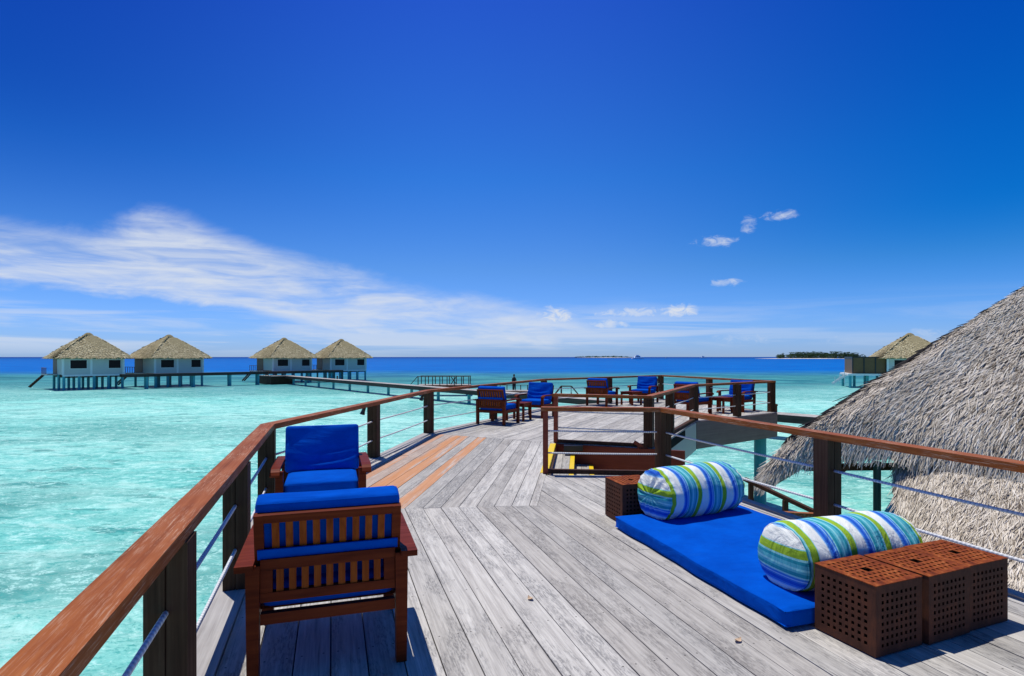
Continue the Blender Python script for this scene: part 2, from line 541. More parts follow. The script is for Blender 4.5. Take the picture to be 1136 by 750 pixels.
def water_mat():
    m, t, b = new_mat('lagoon water', 0.5, 0.0)
    co = t.coord('Object')
    x, y, z = t.sep(co)
    big = t.noise(t.vmap(co, (0.010, 0.016, 1)), 1.0, 4, 0.55, 0.6)
    mid = t.noise(t.vmap(co, (0.05, 0.11, 1), (3, 1, 0)), 1.0, 7, 0.64, 0.6)
    pat = t.noise(t.vmap(co, (0.40, 1.0, 1), (7, 2, 0), (0, 0, 0.22)), 1.0, 5, 0.58, 0.8)
    patz = t.noise(t.vmap(co, (0.03, 0.05, 1), (1, 9, 0)), 1.0, 3, 0.5)
    fine = t.noise(t.vmap(co, (1.3, 2.0, 1), (1, 2, 0), (0, 0, 0.35)), 1.0, 7, 0.70, 1.5)
    tiny = t.noise(t.vmap(co, (7.0, 9.0, 1), (1, 2, 0), (0, 0, 0.45)), 1.0, 5, 0.72, 1.6)
    yw = t.math('ADD', y, t.math('MULTIPLY', t.math('SUBTRACT', big, 0.5), 70.0))
    shallow = t.mix(t.map(mid, 0.36, 0.64, 0, 1, True), (0.20, 0.65, 0.58), (0.47, 0.88, 0.77))
    shallow = t.mix(t.map(big, 0.40, 0.60, 0, 0.6, True), shallow, (0.52, 0.90, 0.80))
    mott = t.noise(t.vmap(co, (0.30, 0.42, 1), (5, 5, 0), (0, 0, 0.3)), 1.0, 6, 0.66, 1.2)
    shallow = t.mix(t.map(mott, 0.52, 0.66, 0, 0.62, True), shallow, (0.075, 0.42, 0.39))
    shallow = t.mix(t.map(mott, 0.48, 0.34, 0, 0.6, True), shallow, (0.56, 0.90, 0.80))
    # reef and weed patches on the bottom, seen through the water
    shallow = t.mix(t.math('MULTIPLY', t.map(pat, 0.565, 0.625, 0, 0.9, True), t.map(patz, 0.36, 0.56, 0.30, 1, True)), shallow, (0.035, 0.24, 0.23))
    shallow = t.mix(t.map(t.math('ADD', mid, t.math('MULTIPLY', patz, 0.6)), 0.72, 0.88, 0, 0.75, True), shallow, (0.085, 0.37, 0.34))
    ripple = t.math('ADD', t.math('MULTIPLY', fine, 0.55), t.math('MULTIPLY', tiny, 0.45))
    shallow = t.mix(t.map(ripple, 0.38, 0.48, 0.85, 0.0, True), shallow, (0.055, 0.40, 0.37))
    shallow = t.mix(t.map(ripple, 0.50, 0.59, 0, 0.85, True), shallow, (0.54, 0.91, 0.83))
    reef = t.mix(t.map(mid, 0.40, 0.62, 0, 1, True), (0.008, 0.13, 0.18), (0.06, 0.30, 0.32))
    reef = t.mix(t.map(pat, 0.54, 0.68, 0, 0.7, True), reef, (0.010, 0.13, 0.19))
    deepc = t.mix(t.map(mid, 0.35, 0.65), (0.0, 0.10, 0.42), (0.0, 0.15, 0.52))
    far = t.mix(t.map(yw, 48, 104, 0, 0.92, True), shallow, reef)
    far = t.mix(t.map(yw, 112, 200, 0, 1, True), far, deepc)
    far = t.mix(t.map(y, 350, 2500, 0, 1), far, (0.0, 0.050, 0.25))
    h1 = t.noise(t.vmap(co, (0.55, 1.3, 1), (0, 0, 0), (0, 0, 0.3)), 1.0, 8, 0.64, 0.6)
    bp = t.n.new('ShaderNodeBump')
    t.l.new(t.map(y, 20, 250, 0.75, 0.3), bp.inputs['Strength'])
    bp.inputs['Distance'].default_value = 0.4
    t.l.new(t.math('ADD', h1, t.math('MULTIPLY', tiny, 0.10)), bp.inputs['Height'])
    t.l.new(far, b.inputs['Base Color'])
    t.l.new(bp.outputs[0], b.inputs['Normal'])
    # a choppy sea mirrors only part of the sky even at grazing angles
    gl = t.n.new('ShaderNodeBsdfGlossy')
    gl.inputs['Roughness'].default_value = 0.12
    t.l.new(bp.outputs[0], gl.inputs['Normal'])
    fr = t.n.new('ShaderNodeFresnel')
    fr.inputs['IOR'].default_value = 1.33
    t.l.new(bp.outputs[0], fr.inputs['Normal'])
    mx = t.n.new('ShaderNodeMixShader')
    t.l.new(t.math('MINIMUM', t.math('MULTIPLY', fr.outputs[0], 0.5), 0.10), mx.inputs[0])
    t.l.new(b.outputs[0], mx.inputs[1])
    t.l.new(gl.outputs[0], mx.inputs[2])
    t.l.new(mx.outputs[0], m.node_tree.nodes['Material Output'].inputs['Surface'])
    return m


bm = bmesh.new()
_xs = [-30000, 30000]
bm.faces.new([bm.verts.new(p) for p in ((-40000, -2000, 0), (40000, -2000, 0), (40000, 40000, 0), (-40000, 40000, 0))])
water = finish(bm, 'water', water_mat(), loc=(0, 0, SEA))
tag(water, kind='structure')

# ------------------------------------------------------------------ wooden deck
A1, R1 = Vector((-0.298, 0.9546)), Vector((0.9546, 0.298))
A2, R2 = Vector((0.117, 0.9931)), Vector((0.9931, -0.117))
P3 = Vector((-2.50, 5.90))
d1 = lambda s, t: P3 + A1 * s + R1 * t
P5, P6, P7 = Vector((-1.74, 12.05)), Vector((-0.48, 14.8)), Vector((1.02, 18.1))
P4 = Vector((-2.19, 9.14))
P8, P9, P10, P11 = Vector((3.36, 19.95)), Vector((5.68, 21.9)), Vector((6.60, 19.3)), Vector((7.51, 16.62))
P12, P13, P14, P15 = Vector((6.03, 15.45)), Vector((4.50, 14.38)), Vector((3.27, 11.95)), Vector((2.42, 10.2))
S1p, S2p = Vector((0.46, 7.92)), Vector((0.82, 10.78))
P16, P17 = d1(0.46, 4.9), d1(-2.25, 4.9)

deck = empty('wooden_deck', (0, 4, 0))
tag(deck, 'grey weathered timber deck walkway bending over the lagoon to an end platform', 'deck')


def out(p, q, k):
    """offset of a polygon edge is done by hand; shift two points along the left normal"""
    d = (q - p).normalized()
    n = Vector((-d.y, d.x))
    return p + n * k, q + n * k


def planking(poly, along, name, fresh=None, wd=0.185, jit=3):
    rnd = random.Random(jit)
    ang = math.atan2(-along.x, along.y)
    org = Vector(poly[0])
    ca, sa = math.cos(-ang), math.sin(-ang)
    loc = []
    for p in poly:
        v = Vector(p) - org
        loc.append((v.x * ca - v.y * sa, v.x * sa + v.y * ca))
    x0, x1 = min(p[0] for p in loc), max(p[0] for p in loc)
    bm = bmesh.new()
    lr = bm.faces.layers.float.new('rnd')
    lf = bm.faces.layers.float.new('fresh')
    lx = bm.faces.layers.float.new('board')
    x = x0 + 0.001
    k = 0
    while x < x1:
        s = clip(clip(loc, (1, 0), x + wd - 0.007), (-1, 0), -x)
        if len(s) >= 3:
            # long boards are butted somewhere along the run
            ys = [p[1] for p in s]
            cuts = [min(ys)]
            if max(ys) - min(ys) > 6:
                cuts.append(min(ys) + rnd.uniform(2.5, max(ys) - min(ys) - 2.5))
            cuts.append(max(ys))
            for c0, c1 in zip(cuts, cuts[1:]):
                q = clip(clip(s, (0, 1), c1 - 0.002), (0, -1), -(c0 + 0.002))
                if len(q) < 3:
                    continue
                zt = rnd.uniform(-0.0025, 0.0015)
                tv = [bm.verts.new((p[0], p[1], zt)) for p in q]
                bv = [bm.verts.new((p[0], p[1], -0.035)) for p in q]
                r = rnd.random()
                fr = fresh(k) if fresh else 0.0
                fs = [bm.faces.new(tv)]
                for i in range(len(q)):
                    j = (i + 1) % len(q)
                    fs.append(bm.faces.new((tv[j], tv[i], bv[i], bv[j])))
                for f in fs:
                    f[lr] = r
                    f[lf] = fr
                    f[lx] = x
        x += wd
        k += 1
    o = finish(bm, name, M_DECK, deck)
    o.location = (org.x, org.y - 4, 0)
    o.rotation_euler = (0, 0, ang)
    return o


def slab(poly, z0, z1, name, mat):
    bm = bmesh.new()
    a = [bm.verts.new((p[0], p[1] - 4, z1)) for p in poly]
    b = [bm.verts.new((p[0], p[1] - 4, z0)) for p in poly]
    bm.faces.new(a)
    bm.faces.new(b[::-1])
    for i in range(len(poly)):
        j = (i + 1) % len(poly)
        bm.faces.new((a[i], b[i], b[j], a[j]))
    return finish(bm, name, mat, deck)


LE, RE = 0.07, 5.03            # deck edges in walkway coordinates
E_mit = Vector((0.275, 6.215))
sec1 = [d1(-10.0, LE), d1(-10.0, RE), d1(0.44, RE), S1p + Vector((0.0, -0.10)), E_mit, d1(0.05, LE)]
sec2 = [d1(0.055, LE), E_mit + Vector((-0.003, 0.004)), S2p + Vector((-0.02, 0)), P5 + Vector((0.07, -0.03))]
sec3 = [P5 + Vector((0.07, -0.024)), S2p + Vector((-0.02, 0.006)), P15 + Vector((0.10, -0.08)), P13 + Vector((0.08, -0.0)), P7 + Vector((0.05, -0.02))]
sec4 = [P7 + Vector((0.054, -0.016)), P13 + Vector((0.084, 0.004)), P11 + Vector((0.08, -0.05)), P9 + Vector((0.02, 0.08))]
A3 = (P7 - P5).normalized()
planking(sec1, A1, 'planking', jit=11)
FR = {1: 0.75, 2: 0.25, 3: 1.0, 4: 0.95, 6: 0.95}
planking(sec2, A2, 'planking', fresh=lambda k: FR.get(k, 0.0), jit=5)
planking(sec3, A3, 'planking', jit=8)
planking(sec4, A3, 'planking', jit=9)
for s_ in (sec1, sec2, sec3, sec4, [d1(-10, -0.11), d1(-10, 0.075), d1(0.05, 0.075), d1(0, -0.11)]):
    slab(s_, -0.22, -0.040, 'gap_shade_slab', M_GAP)  # solid near-black slab, added for the shade seen in the plank gaps


def strip(p, q, wd, z0, z1, name, mat, parent, base=(0, 0), ext=0.0, bevel=0.004):
    """a straight board from p to q, local x along it"""
    p, q = Vector(p), Vector(q)
    d = q - p
    bm = bmesh.new()
    box(bm, -ext, d.length + ext, -wd / 2, wd / 2, z0, z1)
    return finish(bm, name, mat, parent, (p.x - base[0], p.y - base[1], 0), math.atan2(d.y, d.x), bevel=bevel)


# kerb planks under the posts along the left side and round the platform
M_KERB = wood_mat('grey kerb plank', [(0.26, 0.24, 0.23), (0.37, 0.35, 0.335), (0.46, 0.44, 0.42)], 0.75, 0.2, 0, 60, 2.0)
KB = (0, 4)
kerb_pts = [d1(-10, 0), P3, P5, P7, P9, P11, P13]
for i, (p, q) in enumerate(zip(kerb_pts, kerb_pts[1:])):
    k = -0.03
    d = (q - p).normalized()
    n = Vector((-d.y, d.x))
    strip(p + n * 0.025, q + n * 0.025, 0.18, -0.04, 0.014 + 0.0013 * (i % 2), 'kerb_plank', M_KERB, deck, KB, ext=0.02)
    strip(p + n * 0.125, q + n * 0.125, 0.02, -0.34 if i < 3 else -0.68, -0.006 + 0.001 * (i % 2), 'fascia', M_FASCIA, deck, KB, ext=0.01)
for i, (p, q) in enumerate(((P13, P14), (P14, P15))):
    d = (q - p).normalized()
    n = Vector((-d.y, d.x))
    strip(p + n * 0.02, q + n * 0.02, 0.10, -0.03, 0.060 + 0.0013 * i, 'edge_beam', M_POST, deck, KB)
    strip(p + n * 0.085, q + n * 0.085, 0.03, -0.70, -0.03 + 0.0013 * i, 'fascia', M_PALE, deck, KB)  # paler than the other fascia: light off the water put into the colour
d = (P17 - P16).normalized()
strip(d1(0.46, 5.0), d1(-10, 5.0), 0.10, -0.03, 0.02, 'kerb_plank', M_KERB, deck, KB)
strip(d1(0.46, 5.07), d1(-10, 5.07), 0.03, -0.34, -0.01, 'fascia', M_FASCIA, deck, KB)
for (x, y) in ((7.14, 16.6), (4.2, 18.6), (5.5, 20.6), (2.6, 14.2), (0.3, 15.5), (-1.2, 11.4), (0.6, 10.6), (-1.9, 7.6), (1.6, 7.0), (-1.0, 3.6), (2.6, 3.6), (3.0, 12.5)):
    bm = bmesh.new()
    tube(bm, [(0, 0, SEA - 0.6), (0, 0, -0.225)], 0.165, 24)
    finish(bm, 'support_column', M_TEAL, deck, (x, y - 4, 0), smooth=False)
    for p in bm.faces if False else []:
        pass

# ------------------------------------------------------------------ stairs down from the deck
stairs = empty('staircase', (S1p.x, S1p.y, 0), math.atan2(-A2.x, A2.y))
tag(stairs, 'short flight of grey plank steps with yellow nosings sunk into the deck', 'stairs')
LEN = 2.72
for k in range(0, 6):
    z = -0.18 * (k + 1)
    x0 = 0.04 + 0.33 * k
    bm = bmesh.new()
    lr = bm.faces.layers.float.new('rnd')
    lf = bm.faces.layers.float.new('fresh')
    for j in range(2):
        r = random.random()
        for f in box(bm, x0 + 0.13 * j, x0 + 0.125 + 0.13 * j, 0.03, LEN - 0.03, z - 0.04, z):
            f[lr] = r
    finish(bm, 'tread', M_DECK, stairs)
    bm = bmesh.new()
    box(bm, x0 + 0.26, x0 + 0.335, 0.03, LEN - 0.03, z - 0.045, z + 0.004)
    finish(bm, 'nosing', M_YELLOW, stairs, bevel=0.004)
    bm = bmesh.new()
    box(bm, x0 - 0.012, x0 - 0.002, 0.03, LEN - 0.03, z - 0.02, z + 0.13)
    finish(bm, 'riser', M_BROWN, stairs)
bm = bmesh.new()
box(bm, -0.075, 0.028, 0.03, LEN + 0.02, -0.05, 0.005)
finish(bm, 'nosing', M_YELLOW, stairs, bevel=0.004)
# panel along the far side of the stair well, set under the far railing
dv = (P15 - S2p)
_o = strip(S2p - Vector((0.05, 0.05)), P15 + Vector((0.55, -0.30)), 0.04, -1.7, -0.012, 'side_panel', M_BROWN, stairs)
stairs_m = Matrix.Rotation(stairs.rotation_euler.z, 4, 'Z')
stairs_m.translation = stairs.location
_o.matrix_parent_inverse = stairs_m.inverted()
bm = bmesh.new()
box(bm, 0.18, 0.52, LEN - 0.20, LEN - 0.06, -0.10, 0.0)
finish(bm, 'light_box', M_BLACK, stairs, bevel=0.006)
bm = bmesh.new()
bar(bm, (1.42, LEN - 0.25, 0.10), (2.3, LEN - 0.25, -0.42), 0.05, 0.06)
bar(bm, (1.50, LEN - 0.25, 0.04), (1.50, LEN - 0.25, -0.75), 0.045, 0.045)
bar(bm, (2.2, LEN - 0.25, -0.38), (2.2, LEN - 0.25, -1.3), 0.045, 0.045)
finish(bm, 'handrail', M_BROWN, stairs, bevel=0.006)

# landing below with its own low rails
land = empty('stair_landing', (3.4, 8.6, -1.3))
tag(land, 'low timber landing below the deck with a dark rail and an orange-brown rail', 'landing')
bm = bmesh.new()
lr = bm.faces.layers.float.new('rnd')
for k in range(10):
    r = random.random()
    for f in box(bm, -0.75 + 0.15 * k, -0.75 + 0.15 * k + 0.145, -1.2, 1.3, -0.04, 0):
        f[lr] = r
finish(bm, 'planking', M_DECK, land)
for (x, y) in ((-0.6, -1.0), (0.6, -1.0), (-0.6, 1.1), (0.6, 1.1)):
    bm = bmesh.new()
    tube(bm, [(x, y, SEA + 1.3 - 0.5), (x, y, -0.04)], 0.08, 12)
    finish(bm, 'pile', M_TEAL, land)
LB = Vector((3.4, 8.6, -1.3))
bm = bmesh.new()
bar(bm, Vector((3.47, 8.6, -0.22)) - LB, Vector((4.05, 7.55, -0.47)) - LB, 0.06, 0.05)
finish(bm, 'handrail', M_POST, land, bevel=0.006)
bm = bmesh.new()
bar(bm, Vector((3.35, 7.45, -0.42)) - LB, Vector((3.86, 7.35, -0.42)) - LB, 0.07, 0.06)
finish(bm, 'handrail', M_RAIL, land, bevel=0.006)['label'] = 'orange-brown rail'
for (x, y, zt) in ((3.52, 8.5, -0.26), (3.79, 8.0, -0.39), (3.66, 7.38, -0.45), (3.82, 7.35, -0.45)):
    bm = bmesh.new()
    box(bm, x - LB.x - 0.03, x - LB.x + 0.03, y - LB.y - 0.03, y - LB.y + 0.03, 0, zt - LB.z)
    finish(bm, 'rail_post', M_POST, land)

# ------------------------------------------------------------------ railings
RT = 0.915                       # rail top


def railing(label, rail_pts, posts, cables=True, closed_base=None, start_ext=0.0, end_ext=0.0, spot=(), slim=()):
    base = Vector(rail_pts[0])
    rt = empty('railing', (base.x, base.y, 0))
    tag(rt, label, 'railing')
    n = len(rail_pts)
    # mitred handrail lengths
    hw, ht = 0.068, 0.055
    dirs = [(Vector(rail_pts[i + 1]) - Vector(rail_pts[i])).normalized() for i in range(n - 1)]
    for i in range(n - 1):
        p, q, dd = Vector(rail_pts[i]), Vector(rail_pts[i + 1]), dirs[i]
        L = (q - p).length
        t0 = t1 = 0.0
        if i > 0:
            a = dirs[i - 1].angle_signed(dd) if False else math.atan2(dirs[i - 1].x * dd.y - dirs[i - 1].y * dd.x, dirs[i - 1].dot(dd))
            t0 = math.tan(a / 2)
        if i < n - 2:
            a = math.atan2(dd.x * dirs[i + 1].y - dd.y * dirs[i + 1].x, dd.dot(dirs[i + 1]))
            t1 = math.tan(a / 2)
        xs0 = -start_ext if i == 0 else 0.001
        xs1 = L + (end_ext if i == n - 2 else -0.001)
        bm = bmesh.new()
        vv = []
        for z in (RT - ht, RT):
            vv.append([bm.verts.new((xs0 - (t0 * -hw), -hw, z)) if False else bm.verts.new((xs0 + t0 * -hw * -1 * -1, -hw, z)),
                       bm.verts.new((xs1 - t1 * -hw, -hw, z)), bm.verts.new((xs1 - t1 * hw, hw, z)), bm.verts.new((xs0 + t0 * hw, hw, z))])
        lo, hi = vv
        bm.faces.new(lo[::-1])
        bm.faces.new(hi)
        for k in range(4):
            j = (k + 1) % 4
            bm.faces.new((lo[k], lo[j], hi[j], hi[k]))
        finish(bm, 'handrail', M_RAIL, rt, (p.x - base.x, p.y - base.y, 0), math.atan2(dd.y, dd.x), bevel=0.007, seg=2)
    pos = []
    for j, (pp, dd) in enumerate(posts):
        pp = Vector(pp)
        bm = bmesh.new()
        if j in slim:
            box(bm, -0.036, 0.036, -0.036, 0.036, 0.0, RT - ht - 0.001)
        else:
            # two boards with a shadow gap between
            box(bm, -0.08, 0.08, -0.078, -0.003, 0.012, RT - ht - 0.001)
            box(bm, -0.08, 0.08, 0.003, 0.078, 0.012, RT - ht - 0.001)
            box(bm, -0.072, 0.072, -0.003, 0.003, 0.02, RT - ht - 0.004)
        po = finish(bm, 'post', M_BROWN if j in slim else M_POST, rt, (pp.x - base.x, pp.y - base.y, 0), math.atan2(dd.y, dd.x), bevel=0.005)
        if j in spot:
            bm = bmesh.new()
            tube(bm, [(0.0, 0.08, 0.80), (0.0, 0.13, 0.82), (0.0, 0.16, 0.79)], 0.010, 8)
            tube(bm, [(0.0, 0.150, 0.81), (0.0, 0.175, 0.735), (0, 0.19, 0.69)], [0.026, 0.03, 0.042], 14)
            finish(bm, 'spotlight', M_BLACK, po)
    if cables:
        for (p, q) in cables:
            p, q = Vector(p), Vector(q)
            dd = (q - p).normalized()
            L = (q - p).length
            for z in (0.585, 0.285):
                bm = bmesh.new()
                m_ = 10
                sag = 0.006 * L * 0.5
                tube(bm, [(L * i / m_, 0, z - sag * 4 * (i / m_) * (1 - i / m_)) for i in range(m_ + 1)], 0.0115, 10)
                finish(bm, 'rope', M_ROPE, rt, (p.x - base.x, p.y - base.y, 0), math.atan2(dd.y, dd.x), smooth=True)
    if closed_base:
        for (p, q) in closed_base:
            strip(p, q, 0.07, 0.006, 0.062, 'bottom_beam', M_POST, rt, base)
    return rt


D2 = (P5 - P3).normalized()
D3 = (P7 - P5).normalized()
D4 = (P9 - P7).normalized()
D5 = (P11 - P9).normalized()
D6 = (P13 - P11).normalized()
D7 = (P15 - P13).normalized()
lp = [(d1(-9.4, 0), A1), (d1(-7.2, 0), A1), (d1(-5.45, 0), A1), (d1(-3.71, 0), A1), (d1(-1.99, 0), A1), (P3 - A1 * 0.06, A1), (P4, D2), (P5, D3), (P6, D3), (P7 - D3 * 0.05, D3)]
pts_ = [x[0] for x in lp]
railing('long reddish handrail with dark posts along the left edge of the deck', [d1(-9.4, 0), P3, P5, P7], lp,
        cables=list(zip(pts_, pts_[1:])), start_ext=0.3, spot=(6, 7))
ep = [(P8, D4), (P9 - D4 * 0.05, D4), (P10, D5), (P11 - D5 * 0.05, D5), (P12, D6), (P13 - D6 * 0.05, D6), (P14, D7), (P15, D7), (S2p, (S2p - P15).normalized())]
pts_ = [P7] + [x[0] for x in ep]
railing('reddish handrail around the end platform returning to the far side of the stairs', [P7 + D4 * 0.07, P9, P11, P13, P15, S2p], ep,
        cables=list(zip(pts_, pts_[1:])), end_ext=0.05, slim=(8,), closed_base=[(S2p, P15)])
DR = (P17 - P16).normalized()
rp = [(S1p, (P16 - S1p).normalized()), (P16, DR), (P17, DR), (d1(-4.95, 4.9), DR), (d1(-7.6, 4.9), DR)]
pts_ = [x[0] for x in rp]
railing('reddish handrail from the near side of the stairs past the striped bolsters', [S1p, P16, d1(-8.0, 4.9)], rp,
        cables=list(zip(pts_, pts_[1:])), start_ext=0.06, slim=(0,), closed_base=[(S1p, P16)])


# ------------------------------------------------------------------ lounge chairs
def pillow(bm, sx, sy, sz, cx=0, cy=0, cz=0, n=10, r=0.045, puff=0.02, M=None, fold=0.0):
    """soft box cushion: rounded edges and a slightly swollen face"""
    bm2 = bmesh.new()
    box(bm2, -sx / 2, sx / 2, -sy / 2, sy / 2, -sz / 2, sz / 2)
    bmesh.ops.subdivide_edges(bm2, edges=bm2.edges[:], cuts=n, use_grid_fill=True)
    hx, hy, hz = sx / 2, sy / 2, sz / 2
    rr = min(r, sz / 2 * 0.95)
    for v in bm2.verts:
        c = v.co
        q = Vector((max(-hx + rr, min(hx - rr, c.x)), max(-hy + rr, min(hy - rr, c.y)), max(-hz + rr, min(hz - rr, c.z))))
        dv_ = c - q
        if dv_.length > 1e-6:
            c = q + dv_.normalized() * rr
        fx = 1 - (c.x / hx) ** 2
        fy = 1 - (c.y / hy) ** 2
        c = Vector((c.x, c.y, c.z * (1 + puff / hz * max(0, fx) * max(0, fy))))
        if fold and c.y > 0:
            # sagging creases across the lower half of the face
            low_ = max(0.0, min(1.0, (0.30 - c.z / hz) / 0.6))
            c.y += fold * low_ * max(0, fx) * math.sin(c.z * 62 - 9 * (c.x / hx) ** 2 * 0.35 + 1.5 * c.x)
            c.y += fold * 0.5 * math.sin(c.z * 21 + c.x * 9)
        v.co = c + Vector((cx, cy, cz))
        if M is not None:
            v.co = M @ v.co
    me = bpy.data.meshes.new('tmp')
    bm2.to_mesh(me)
    bm2.free()
    bm.from_mesh(me)
    bpy.data.meshes.remove(me)


CH_G = 'blue cushioned lounge chairs on the deck'


def make_chair():
    root = empty('lounge_chair')
    HW = 0.36
    for sx in (-1, 1):
        bm = bmesh.new()
        box(bm, sx * HW - 0.033, sx * HW + 0.033, 0.30, 0.36, 0, 0.575)
        finish(bm, 'leg', M_CHAIR, root, bevel=0.006)
        bm = bmesh.new()
        fs = box(bm, sx * HW - 0.033, sx * HW + 0.033, -0.395, -0.325, 0, 0.575)
        for v in bm.verts:
            if v.co.z < 0.01:
                v.co.x = sx * HW + (v.co.x - sx * HW) * 0.8
                v.co.y += 0.0
        finish(bm, 'leg', M_CHAIR, root, bevel=0.006)
        # arm: wide board that curves down at the front
        bm = bmesh.new()
        prof = [(-0.43, 0.592), (-0.2, 0.597), (0.05, 0.602), (0.25, 0.604), (0.33, 0.597), (0.375, 0.578), (0.395, 0.55)]
        rows = []
        for i, (y, z) in enumerate(prof):
            wv = 0.042
            cx = sx * (HW + 0.036)
            nrm = Vector((0, 0, 1)) if i < 4 else Vector((0, 0.35 + 0.18 * (i - 3), 0.8)).normalized()
            tp = Vector((cx, y, z))
            bt = tp - nrm * 0.03
            rows.append([bm.verts.new(tp + Vector((-wv, 0, 0))), bm.verts.new(tp + Vector((wv, 0, 0))),
                         bm.verts.new(bt + Vector((wv, 0, 0))), bm.verts.new(bt + Vector((-wv, 0, 0)))])
        for a, b_ in zip(rows, rows[1:]):
            for k in range(4):
                j = (k + 1) % 4
                bm.faces.new((a[k], a[j], b_[j], b_[k]))
        bm.faces.new(rows[0][::-1])
        bm.faces.new(rows[-1])
        finish(bm, 'arm', M_CHAIR, root, bevel=0.006)
    # seat frame with cross slats
    bm = bmesh.new()
    for sx in (-1, 1):
        box(bm, sx * HW - 0.02, sx * HW + 0.02, -0.325, 0.30, 0.275, 0.345)
    box(bm, -HW + 0.034, HW - 0.034, 0.31, 0.345, 0.275, 0.345)
    box(bm, -HW + 0.034, HW - 0.034, -0.385, -0.345, 0.280, 0.334)
    for k in range(7):
        y = -0.28 + 0.09 * k
        box(bm, -HW + 0.021, HW - 0.021, y, y + 0.062, 0.318, 0.335)
    finish(bm, 'seat_frame', M_CHAIR, root, bevel=0.004)
    # lower slatted panel between the rear legs
    bm = bmesh.new()
    box(bm, -HW + 0.034, HW - 0.034, -0.385, -0.345, 0.39, 0.437)
    box(bm, -HW + 0.034, HW - 0.034, -0.385, -0.345, 0.548, 0.60)
    box(bm, -HW + 0.034, -HW + 0.09, -0.384, -0.346, 0.438, 0.547)
    box(bm, HW - 0.09, HW - 0.034, -0.384, -0.346, 0.438, 0.547)
    lp_ = finish(bm, 'lower_panel', M_CHAIR, root, bevel=0.004)
    for k in range(9):
        x = -0.236 + 0.059 * k
        bm = bmesh.new()
        box(bm, x - 0.017, x + 0.017, -0.378, -0.352, 0.436, 0.549)
        finish(bm, 'slat', M_SLAT, lp_)
    # tilted back frame
    tilt = Matrix.Translation((0, -0.300, 0.44)) @ Matrix.Rotation(R(15), 4, 'X')
    bm = bmesh.new()
    HB = 0.332
    for sx in (-1, 1):
        box(bm, sx * HB - 0.022, sx * HB + 0.022, -0.018, 0.018, 0.0, 0.405, tilt)
    box(bm, -HB + 0.022, HB - 0.022, -0.016, 0.016, 0.362, 0.405, tilt)
    box(bm, -HB + 0.022, HB - 0.022, -0.016, 0.016, 0.165, 0.21, tilt)
    bf = finish(bm, 'back_frame', M_CHAIR, root, bevel=0.004)
    for k in range(9):
        x = -0.256 + 0.064 * k
        bm = bmesh.new()
        box(bm, x - 0.017, x + 0.017, -0.010, 0.010, 0.208, 0.364, tilt)
        finish(bm, 'slat', M_SLAT, bf)
    # cushions
    bm = bmesh.new()
    pillow(bm, 0.65, 0.68, 0.130, 0, 0.0, 0.403, r=0.035, puff=0.010, n=14)
    finish(bm, 'seat_cushion', M_BLUE, root, smooth=True)
    bm = bmesh.new()
    pillow(bm, 0.705, 0.120, 0.455, 0, 0, 0, r=0.03, puff=0.0, n=26, fold=0.009, M=tilt @ Matrix.Translation((0, 0.080, 0.2245)))
    bc = finish(bm, 'back_cushion', M_BLUE, root, smooth=True)
    bm = bmesh.new()
    box(bm, -0.340, 0.340, -0.027, -0.0185, 0.170, 0.222, tilt)
    finish(bm, 'strap', M_BLUE, bc)
    bm = bmesh.new()
    q_ = [(-0.342, 0.130, 0.012), (0.342, 0.130, 0.012), (0.342, 0.130, 0.438), (-0.342, 0.130, 0.438), (-0.342, 0.130, 0.012)]
    tube(bm, [tilt @ Vector(p_) for p_ in q_], 0.0045, 6, False)
    q_ = [(-0.342, 0.030, 0.440), (0.342, 0.030, 0.440)]
    tube(bm, [tilt @ Vector(p_) for p_ in q_], 0.0045, 6)
    finish(bm, 'piping', M_BLUE, bc, smooth=True)
    return root


chair0 = make_chair()
EA = math.atan2(-A1.x, A1.y)
ed3 = math.atan2(-D3.x, D3.y)
ed4 = math.atan2(-D4.x, D4.y)
ed6 = math.atan2(D6.x, -D6.y)
chair_spots = [
    ((-1.04, 3.297), EA, 'nearest blue lounge chair, seen from behind with its slatted back towards us'),
    ((-1.835, 5.58), EA + math.pi, 'blue lounge chair by the left railing facing the nearest chair'),
    ((-0.33, 13.92), ed3 - R(4), 'slat-backed blue chair beside the left railing past the orange planks'),
    ((0.63, 15.45), ed3 + math.pi - R(4), 'blue chair facing us beyond the side table at the left railing'),
    ((2.98, 19.05), ed4 + R(12), 'blue chair with its back to us, left of the pair at the far platform edge'),
    ((4.62, 20.25), ed4 + math.pi + R(14), 'blue chair facing us in the middle of the far platform edge, behind the stairs'),
    ((5.12, 16.35), ed4 + R(2), 'blue chair with its dark back to us beside the platform railing on the right'),
    ((6.68, 17.15), ed4 + math.pi + R(2), 'rightmost blue chair, facing us at the right corner of the end platform'),
]
for i, ((x, y), rz, lab) in enumerate(chair_spots):
    o = chair0 if i == 0 else copy_tree(chair0)
    o.location = (x, y, 0)
    o.rotation_euler = (0, 0, rz)
    tag(o, lab, 'chair', CH_G)


